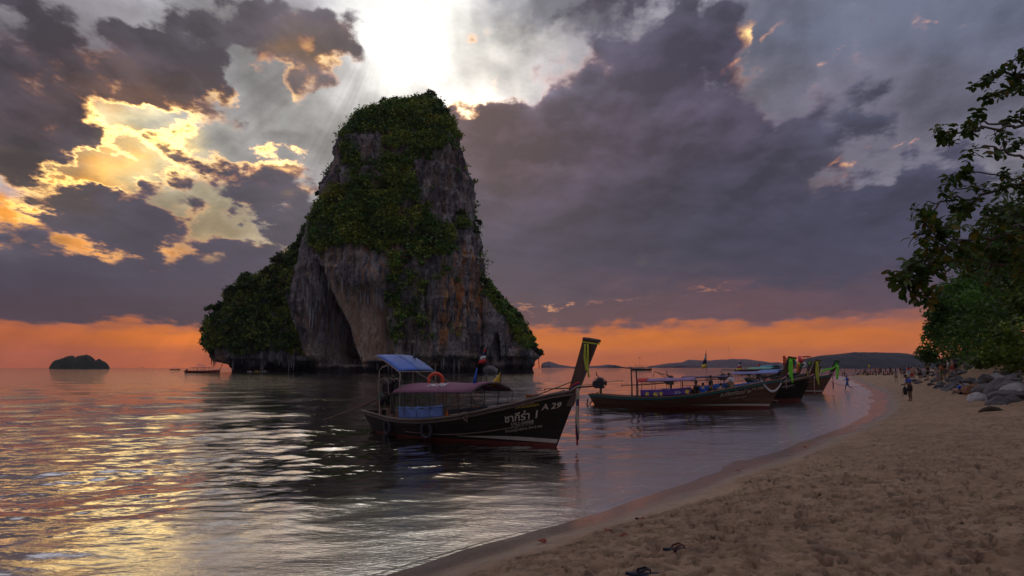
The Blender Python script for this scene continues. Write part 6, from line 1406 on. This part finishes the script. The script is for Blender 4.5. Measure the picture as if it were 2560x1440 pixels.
for px, py, s, lab, m in big:
    s *= .82; p = on_sand(px, py); put_rock(p.x + .4, p.y + .8, .18 * s, s * .62, lab + ' boulder in the front row of the rock pile', m, flat=.8 if 'flat' in lab else 1)
names = ['grey', 'dark grey', 'brown grey', 'mottled', 'sharp-edged grey']
B_ = np.array(BANK[2:8])
for k in range(190):
    u = br.random() ** 1.25 * 4.6; i = min(int(u), 4); f = u - i; a, b_ = B_[i], B_[i + 1]; d_ = (b_ - a) / np.linalg.norm(b_ - a); off = br.random() * 7.5
    x, y = a + (b_ - a) * f + np.array([d_[1], -d_[0]]) * off; s = .30 + .50 * br.random() ** 1.5
    if y < 14: continue
    pale = br.random() < .14
    lvl = 'lowest' if off < 2 else 'middle' if off < 5 else 'upper'; dist_ = 'near' if y < 34 else 'mid' if y < 60 else 'far'
    put_rock(x, y, .15 * s, s, '%s %s boulder among the %s rocks in the %s part of the pile' % ('small' if s < .48 else 'medium' if s < .68 else 'big', 'pale' if pale else names[int(br.integers(0, 5))], lvl, {'near': 'nearest', 'mid': 'middle', 'far': 'furthest'}[dist_]), PALES if pale else None)

# ------------------------------------------------------------------ trees on the bank
LEAFB = leaf_mat('broad_leaf', .35, .5)
def big_tree(name, label, x, y, H, cr_, n_cl, nleaf, size, tint, seed, lean=(0, 0), group='trees along the back of the beach', low=.3, squash=.75, quad=True, extra=()):
    r = np.random.default_rng(seed); z0 = gz(x, y); o = thing(name, label, 'tree', (x, y, z0), 0, group)
    mb = MB(); pts = [Vector((0, 0, -.6))]
    for i in range(1, 8): pts.append(Vector((lean[0] * (i / 7) ** 1.4 + r.normal() * .15, lean[1] * (i / 7) ** 1.4 + r.normal() * .15, H * .72 * i / 7)))
    mb.tube(pts, [.34 - .034 * i for i in range(8)], 9)
    ctr, rad = [], []
    for i in range(n_cl):
        a = r.random() * 6.28; q = sqrt(r.random()); zz = low + (1 - low) * r.random() ** .9
        w = cr_ * q * (1 - .55 * max(0, (zz - .55) / .45) ** 2); p = Vector((lean[0] * .8 + w * cos(a), lean[1] * .8 + w * sin(a), H * zz)); ctr.append(tuple(p)); rad.append(cr_ * (.20 + .13 * r.random()))
        if i % 3 == 0:
            s = pts[2 + int(r.integers(0, 5))]; mb.tube([s, s.lerp(p, .5) + Vector((0, 0, .3)), p], [.10, .07, .03], 5)
    for e in extra: ctr.append(tuple(Vector(e[:3]) - Vector((x, y, z0)))); rad.append(e[3])
    mb.build('trunk', BARK, o, True)
    tn = np.array(tint) * (.55 + .9 * r.random((len(ctr), 1)))
    tn[r.random(len(ctr)) < .1] *= np.array([1.9, 1.25, .8])
    V, F, tt = leafy(np.array(ctr), np.array(rad), nleaf, size, tn, squash, seed, quad)
    me = mesh_np('crown', V, F, smooth=False, mat=LEAFB); attr(me, 'tint', tt, 'FLOAT_COLOR'); link('crown', me, o); return o
def c3(px, py, Y, r_): p = at(px, py, Y); return (p.x, p.y, p.z, r_)
def col_tree(label, cl, base, H, cr_, n, nl, sz, tint, seed, **k): return big_tree('beach_tree', label, base[0], base[1], H, cr_, n, nl, sz, tint, seed, extra=cl, **k)
col_tree('dark spreading evergreen at the left end of the beach trees, low over the sand', [c3(a, b, 74, r_) for a, b, r_ in ((2310, 884, 1.1), (2322, 880, 1.4), (2345, 872, 2.2), (2335, 850, 1.7), (2350, 900, 1.8), (2375, 905, 2.0), (2365, 850, 2.4), (2355, 815, 2.2), (2385, 880, 2.4), (2322, 893, 1.0), (2330,815,.9))], (54, 76), 9, 4.5, 36, 170, .34, (.055, .135, .022), 301, low=.25)
col_tree('tall dark rounded tree rising behind the rock pile', [c3(a, b, 60, r_) for a, b, r_ in ((2355, 775, 1.7), (2340, 790, 1.0), (2375, 740, 1.8), (2390, 770, 2.2), (2400, 720, 2.0), (2360, 800, 1.6), (2430, 700, 2.2), (2345, 770, .8), (2335, 830, 1.0), (2352, 760, .9))], (44, 62), 11, 4.6, 46, 190, .30, (.05, .125, .022), 302, low=.2)
col_tree('mid green tree filling the gap behind the upper boulders', [c3(a, b, 50, r_) for a, b, r_ in ((2420, 830, 1.8), (2450, 790, 2.0), (2410, 870, 1.5), (2440, 890, 1.6), (2480, 870, 1.6))], (39, 53), 9.5, 4.4, 42, 190, .27, (.06, .135, .022), 303, low=.15)
col_tree('dense tall tree behind the overhanging branch at the right edge', [c3(a, b, 42, r_) for a, b, r_ in ((2470, 700, 1.6), (2500, 650, 1.8), (2440, 740, 1.5), (2530, 600, 1.8), (2545, 560, 1.6), (2490, 780, 1.8), (2555, 530, 1.2))], (36, 45), 13, 4.6, 50, 200, .24, (.06, .15, .024), 304, low=.15)
col_tree('yellow green bush leaning over the rocks at the right edge', [c3(a, b, 30, r_) for a, b, r_ in ((2510, 850, 1.0), (2540, 880, 1.0), (2490, 880, .8), (2550, 830, 1.0), (2520, 905, .7), (2470, 900, .5), (2560, 910, .8), (2500, 835, .6), (2450, 905, .45))], (24.5, 31), 4.2, 2.2, 16, 190, .19, (.12, .19, .025), 305, low=.25)
big_tree('beach_tree', 'bushy tree just outside the right edge behind the yellow green bush', 30, 34, 11, 4.8, 46, 150, .26, (.04, .085, .018), 306, low=.15)
big_tree('beach_tree', 'tree at the back of the bank further along the beach', 66, 100, 9, 5, 40, 120, .42, (.03, .06, .016), 307, low=.15)
big_tree('beach_tree', 'last tree of the row before the beach bends away', 82, 118, 8, 5, 34, 110, .46, (.03, .06, .016), 308, low=.12)

# undergrowth covering the bank behind the boulders: nobody could count it
ug = np.random.default_rng(77); cc, rd = [], []
while len(cc) < 620:
    u = ug.random() * 5.2; i = min(int(u), 4); f = u - i; a, b_ = np.array(BANK[2 + i]), np.array(BANK[3 + i]); d_ = (b_ - a) / np.linalg.norm(b_ - a)
    x, y = a + (b_ - a) * f + np.array([d_[1], -d_[0]]) * (5.5 + 13 * ug.random()); 
    cc.append((x, y, gz(x, y) + .25)); rd.append(.45 + .5 * ug.random())
V, F, tt = leafy(np.array(cc), np.array(rd), 46, .24, np.array([(.06, .12, .022)]) * (.4 + ug.random((620, 1))), .8, 78, True)
me = mesh_np('undergrowth', V, F, smooth=False, mat=LEAFB); attr(me, 'tint', tt, 'FLOAT_COLOR'); link('undergrowth', me, None, kind='stuff')

# big-leaved almond tree, its boughs reaching into the frame from the right
AT = (21.0, 22.0); az0 = gz(*AT)
alm = thing('almond_tree', 'large-leaved almond tree whose long boughs reach in from the right edge', 'tree', (AT[0], AT[1], az0))
tb = MB(); TR0 = [Vector((0, 0, -.8)), Vector((.1, .1, 2)), Vector((-.1, .2, 5)), Vector((.2, .3, 8)), Vector((.3, .3, 11)), Vector((.1, .4, 13))]; tb.tube(TR0, [.42, .34, .29, .24, .17, .06], 10); tb.build('trunk', BARK, alm, True)
ar = np.random.default_rng(12)
cc = np.array([(1.2 + 2.4 * cos(q * 2.4) * (q % 5) / 4, .6 + 2.6 * sin(q * 2.4) * (q % 5) / 4, 10.2 + 3.4 * (q % 7) / 6) for q in range(34)]); V, F, tt = leafy(cc, np.full(34, .8), 70, .22, np.array([(.06, .12, .022)]) * (.6 + .8 * ar.random((34, 1))), .6, 5, True)
me = mesh_np('crown', V, F, smooth=False, mat=LEAFB); attr(me, 'tint', tt, 'FLOAT_COLOR'); link('crown', me, alm)
TIP = [  # boughs: photo positions from the right edge inwards, and how far out
 [(2640, 250, 20), (2590, 205, 19.5), (2540, 185, 19), (2530, 160, 19), (2545, 140, 19)], [(2640, 230, 20), (2560, 195, 19.3), (2500, 178, 19), (2470, 195, 18.8), (2455, 200, 18.8)],
 [(2640, 260, 20), (2570, 215, 19), (2520, 225, 18.6), (2470, 240, 18.4), (2448, 243, 18.4)], [(2650, 350, 20), (2560, 312, 19), (2500, 325, 18.4), (2420, 320, 18), (2370, 340, 17.8), (2335, 340, 17.6)],
 [(2640, 370, 20), (2540, 300, 19), (2470, 310, 18.5), (2430, 300, 18.3)], [(2650, 440, 20), (2570, 395, 18.8), (2520, 385, 18.4), (2470, 365, 18), (2425, 375, 18)],
 [(2650, 430, 20), (2560, 355, 19), (2535, 360, 18.8)], [(2650, 500, 20), (2560, 455, 18.5), (2480, 480, 18), (2410, 500, 17.6), (2350, 505, 17.4), (2310, 512, 17.2)],
 [(2560, 455, 18.5), (2500, 440, 18), (2440, 430, 17.8), (2400, 440, 17.6), (2395, 430, 17.6)], [(2480, 480, 18), (2430, 465, 17.7), (2380, 480, 17.6)], [(2350, 505, 17.4), (2330, 530, 17.3), (2318, 545, 17.2)], [(2450, 490, 17.8), (2420, 520, 17.6), (2415, 530, 17.6)],
 [(2560, 455, 18.5), (2540, 500, 18.3), (2475, 530, 18)], [(2660, 560, 17), (2560, 570, 15.6), (2480, 600, 15), (2400, 600, 14.4), (2340, 620, 14), (2300, 650, 13.6), (2268, 668, 13.4)], [(2400, 600, 14.4), (2360, 590, 14.2), (2330, 575, 14)],
 [(2340, 620, 14), (2310, 680, 13.7), (2290, 710, 13.6), (2265, 720, 13.5)], [(2480, 600, 15), (2430, 640, 14.6), (2370, 660, 14.3), (2330, 680, 14)], [(2340, 620, 14), (2300, 690, 13.8), (2310, 730, 13.7)], [(2560, 570, 15.6), (2500, 560, 15.2), (2430, 565, 15)], [(2660, 680, 17), (2560, 650, 15.8), (2480, 660, 15.2), (2430, 680, 15)], [(2600, 560, 17), (2550, 540, 16.4), (2520, 545, 16.2)],
 [(2640, 620, 17), (2560, 620, 16), (2500, 630, 15.5), (2460, 690, 15.3)], [(2660, 300, 20.5), (2580, 290, 19.5), (2550, 290, 19.3)]]
def rosette(seed, n=12, size=.15):
    """a tuft of big spoon-shaped leaves round a shoot tip"""
    r = np.random.default_rng(seed); V, F, T = [], [], []
    for k in range(n):
        a = 2 * pi * k / n * 2.4 + r.normal() * .3; el = .1 + .9 * r.random() - (.9 if k % 3 == 0 else 0); s = size * (.7 + .5 * r.random())
        d_ = Vector((cos(a) * cos(el), sin(a) * cos(el), sin(el))); u = d_.cross(Vector((0, 0, 1))).normalized(); nrm = u.cross(d_); b0 = Vector((r.normal() * .03, r.normal() * .03, r.normal() * .04 - .08 * r.random())); q = len(V)
        for f, w, dr in ((.08, .05, 0), (.35, .20, .02), (.7, .33, -.02), (.95, .22, -.10), (1.05, .02, -.14)): 
            for sg in (-1, 0, 1): V.append(b0 + d_ * (s * f) + u * (s * w * sg) + nrm * (s * (dr + .06 * abs(sg))) - Vector((0, 0, s * .25 * f * f)))
        for i in range(4):
            for j in range(2): F.append((q + i * 3 + j, q + i * 3 + j + 1, q + i * 3 + j + 4, q + i * 3 + j + 3))
        red = r.random() < .022; old = r.random() < .18; c = (.42, .07, .02) if red else (.16, .13, .02) if old else (.040 + .03 * r.random(), .085 + .04 * r.random(), .018)
        T += [c] * 15
    me = mesh_np('leaf_rosette', np.array([tuple(v) for v in V]), np.array(F), smooth=True, mat=LEAFB); attr(me, 'tint', np.array(T), 'FLOAT_COLOR'); return me
ROS = [rosette(400 + k, 11 + k % 4) for k in range(7)]
pos_n = 0; WB = Vector((AT[0], AT[1], az0))
for bi, path in enumerate(TIP):
    P3 = [at(a, b, c) - WB for a, b, c in path]
    if path[0][0] >= 2600: P3 = [Vector((.15, .25, max(3.0, P3[0].z - 1.6 - .5 * (bi % 3))))] + P3
    fine = []
    for i in range(len(P3) - 1):
        for q in range(4): fine.append(P3[i].lerp(P3[i + 1], q / 4) + Vector(tuple(ar.normal(size=3) * .035)) * (1 if q else 0))
    fine.append(P3[-1]); n = len(fine); bm_ = MB(); thick = .050 if path[0][0] >= 2600 else .020
    bm_.tube(fine, [thick * (1 - i / n) ** .8 + .007 for i in range(n)], 6); bm_.build('bough', BARK, alm, True)
    start = 5 if path[0][0] >= 2600 else 2; dens = .95 if path[-1][2] > 16.5 else 1.5
    sites = []
    for i in range(start, n):
        nn = int(ar.poisson(dens * .62)) + (1 if i == n - 1 else 0)
        for _ in range(nn):
            off = Vector(tuple(ar.normal(size=3))) * (.12 if dens < 1.3 else .20); sites.append((fine[i], fine[i] + off))
    tw = MB()
    for a, b in sites:
        tw.tube([a, a.lerp(b, .6) + Vector((0, 0, .03)), b], [.012, .010, .007], 4)
        if pos_n < 330:
            o = link('leaf_rosette', ROS[int(ar.integers(0, 7))], alm); o.location = b; o.rotation_euler = (ar.normal() * .5, ar.normal() * .5, ar.random() * 6.28); s = .95 + .55 * ar.random(); o.scale = (s, s, s); pos_n += 1
    if len(sites): tw.build('twigs', BARK, alm, kind='stuff')

# ------------------------------------------------------------------ small things on the sand
def flipflop(label, px, py, rz, strap):
    p = on_sand(px, py); o = thing('flip_flop', label, 'flip-flop', (p.x, p.y, p.z + .03), rz, 'flip-flops left on the sand'); n = 18
    out = [(.15 * cos(2 * pi * k / n) , (.052 + .010 * cos(2 * pi * k / n)) * sin(2 * pi * k / n) * (1 - .18 * (cos(2 * pi * k / n) < -.2))) for k in range(n)]
    s = MB(); s.rings([[Vector((x, y, z + .012 * (x / .15) ** 2)) for x, y in out] for z in (-.012, .010)]); s.build('sole', cloth('dark_slate', (.012, .02, .04)), o)
    s = MB(); 
    for sg in (-1, 1): s.tube([(.075, 0, .012), (.07, 0, .045), (.03, sg * .035, .058), (-.03, sg * .05, .035), (-.045, sg * .052, .008)], .008, 5, flat=1.6)
    s.build('strap', strap, o); return o
flipflop('dark blue flip-flop with a brown strap lying on the trampled sand', 1693, 1382, .05, mat('brown_strap', (.10, .03, .02), .6, var=.2))
flipflop('dark flip-flop cut by the bottom edge of the photo', 1606, 1446, -.12, CL['black'])
p = on_sand(2480, 1031); d_ = MB(); d_.tube([(-.55, 0, .03), (-.3, .05, .10), (0, .08, .14), (.3, .05, .10), (.5, 0, .05)], [.03, .07, .10, .09, .03], 8); o = d_.build('driftwood', BARK, None, True); o.location = p; o.rotation_euler = (0, 0, .15); tag(o, 'dark piece of driftwood lying on the sand below the boulders', 'driftwood')
p = on_sand(2339, 973); o = link('sand_lump', rk[2]); o.location = p + Vector((0, 0, .03)); o.scale = (.22, .15, .12); tag(o, 'small dark lump on the sand right of the person in the blue shirt', 'stone')
DRYL = mat('dead_leaf', (.20, .035, .015), .8, var=.3, scale=20)
for k, (px, py) in enumerate(((1353, 1358), (1846, 1181), (1520, 1331), (1600, 1302), (1560, 1345), (2137, 974), (2010, 1120))):
    p = on_sand(px, py); s = MB(); s.sheet([[Vector((.07 * cos(a) * w, .045 * sin(a) * w, .02 + .015 * w * sin(a * 2))) for w in (.05, .55, 1)] for a in np.linspace(0, 2 * pi, 9)], .004)
    o = s.build('dead_leaf', DRYL, None); o.location = p + Vector((0, 0, .02)); o.rotation_euler = (.2, .1, k); tag(o, 'fallen dark red leaf on the %s' % ['smooth wet sand near the bottom edge', 'wet band halfway up the waterline', 'rim of the trampled sand, left of the flip-flops', 'rim of the trampled sand above the flip-flops', 'sand left of the blue flip-flop', 'shallows by the running boy', 'sand edge below the moored boats'][k], 'leaf', 'fallen leaves')
ml = MB(); a_ = world_pt(b4, (h4.L / 2 + .5, 0, 1.2)); e_ = on_sand(2230, 952); ml.tube([Vector(a_).lerp(e_, u) - Vector((0, 0, .9 * sin(u * pi) * (1 - u) + .15 * sin(u * pi))) for u in np.linspace(0, 1, 16)], .02, 5); tag(ml.build('mooring_rope', ROPE, None), 'long mooring rope running from the far teal-railed boat up the sand', 'rope')
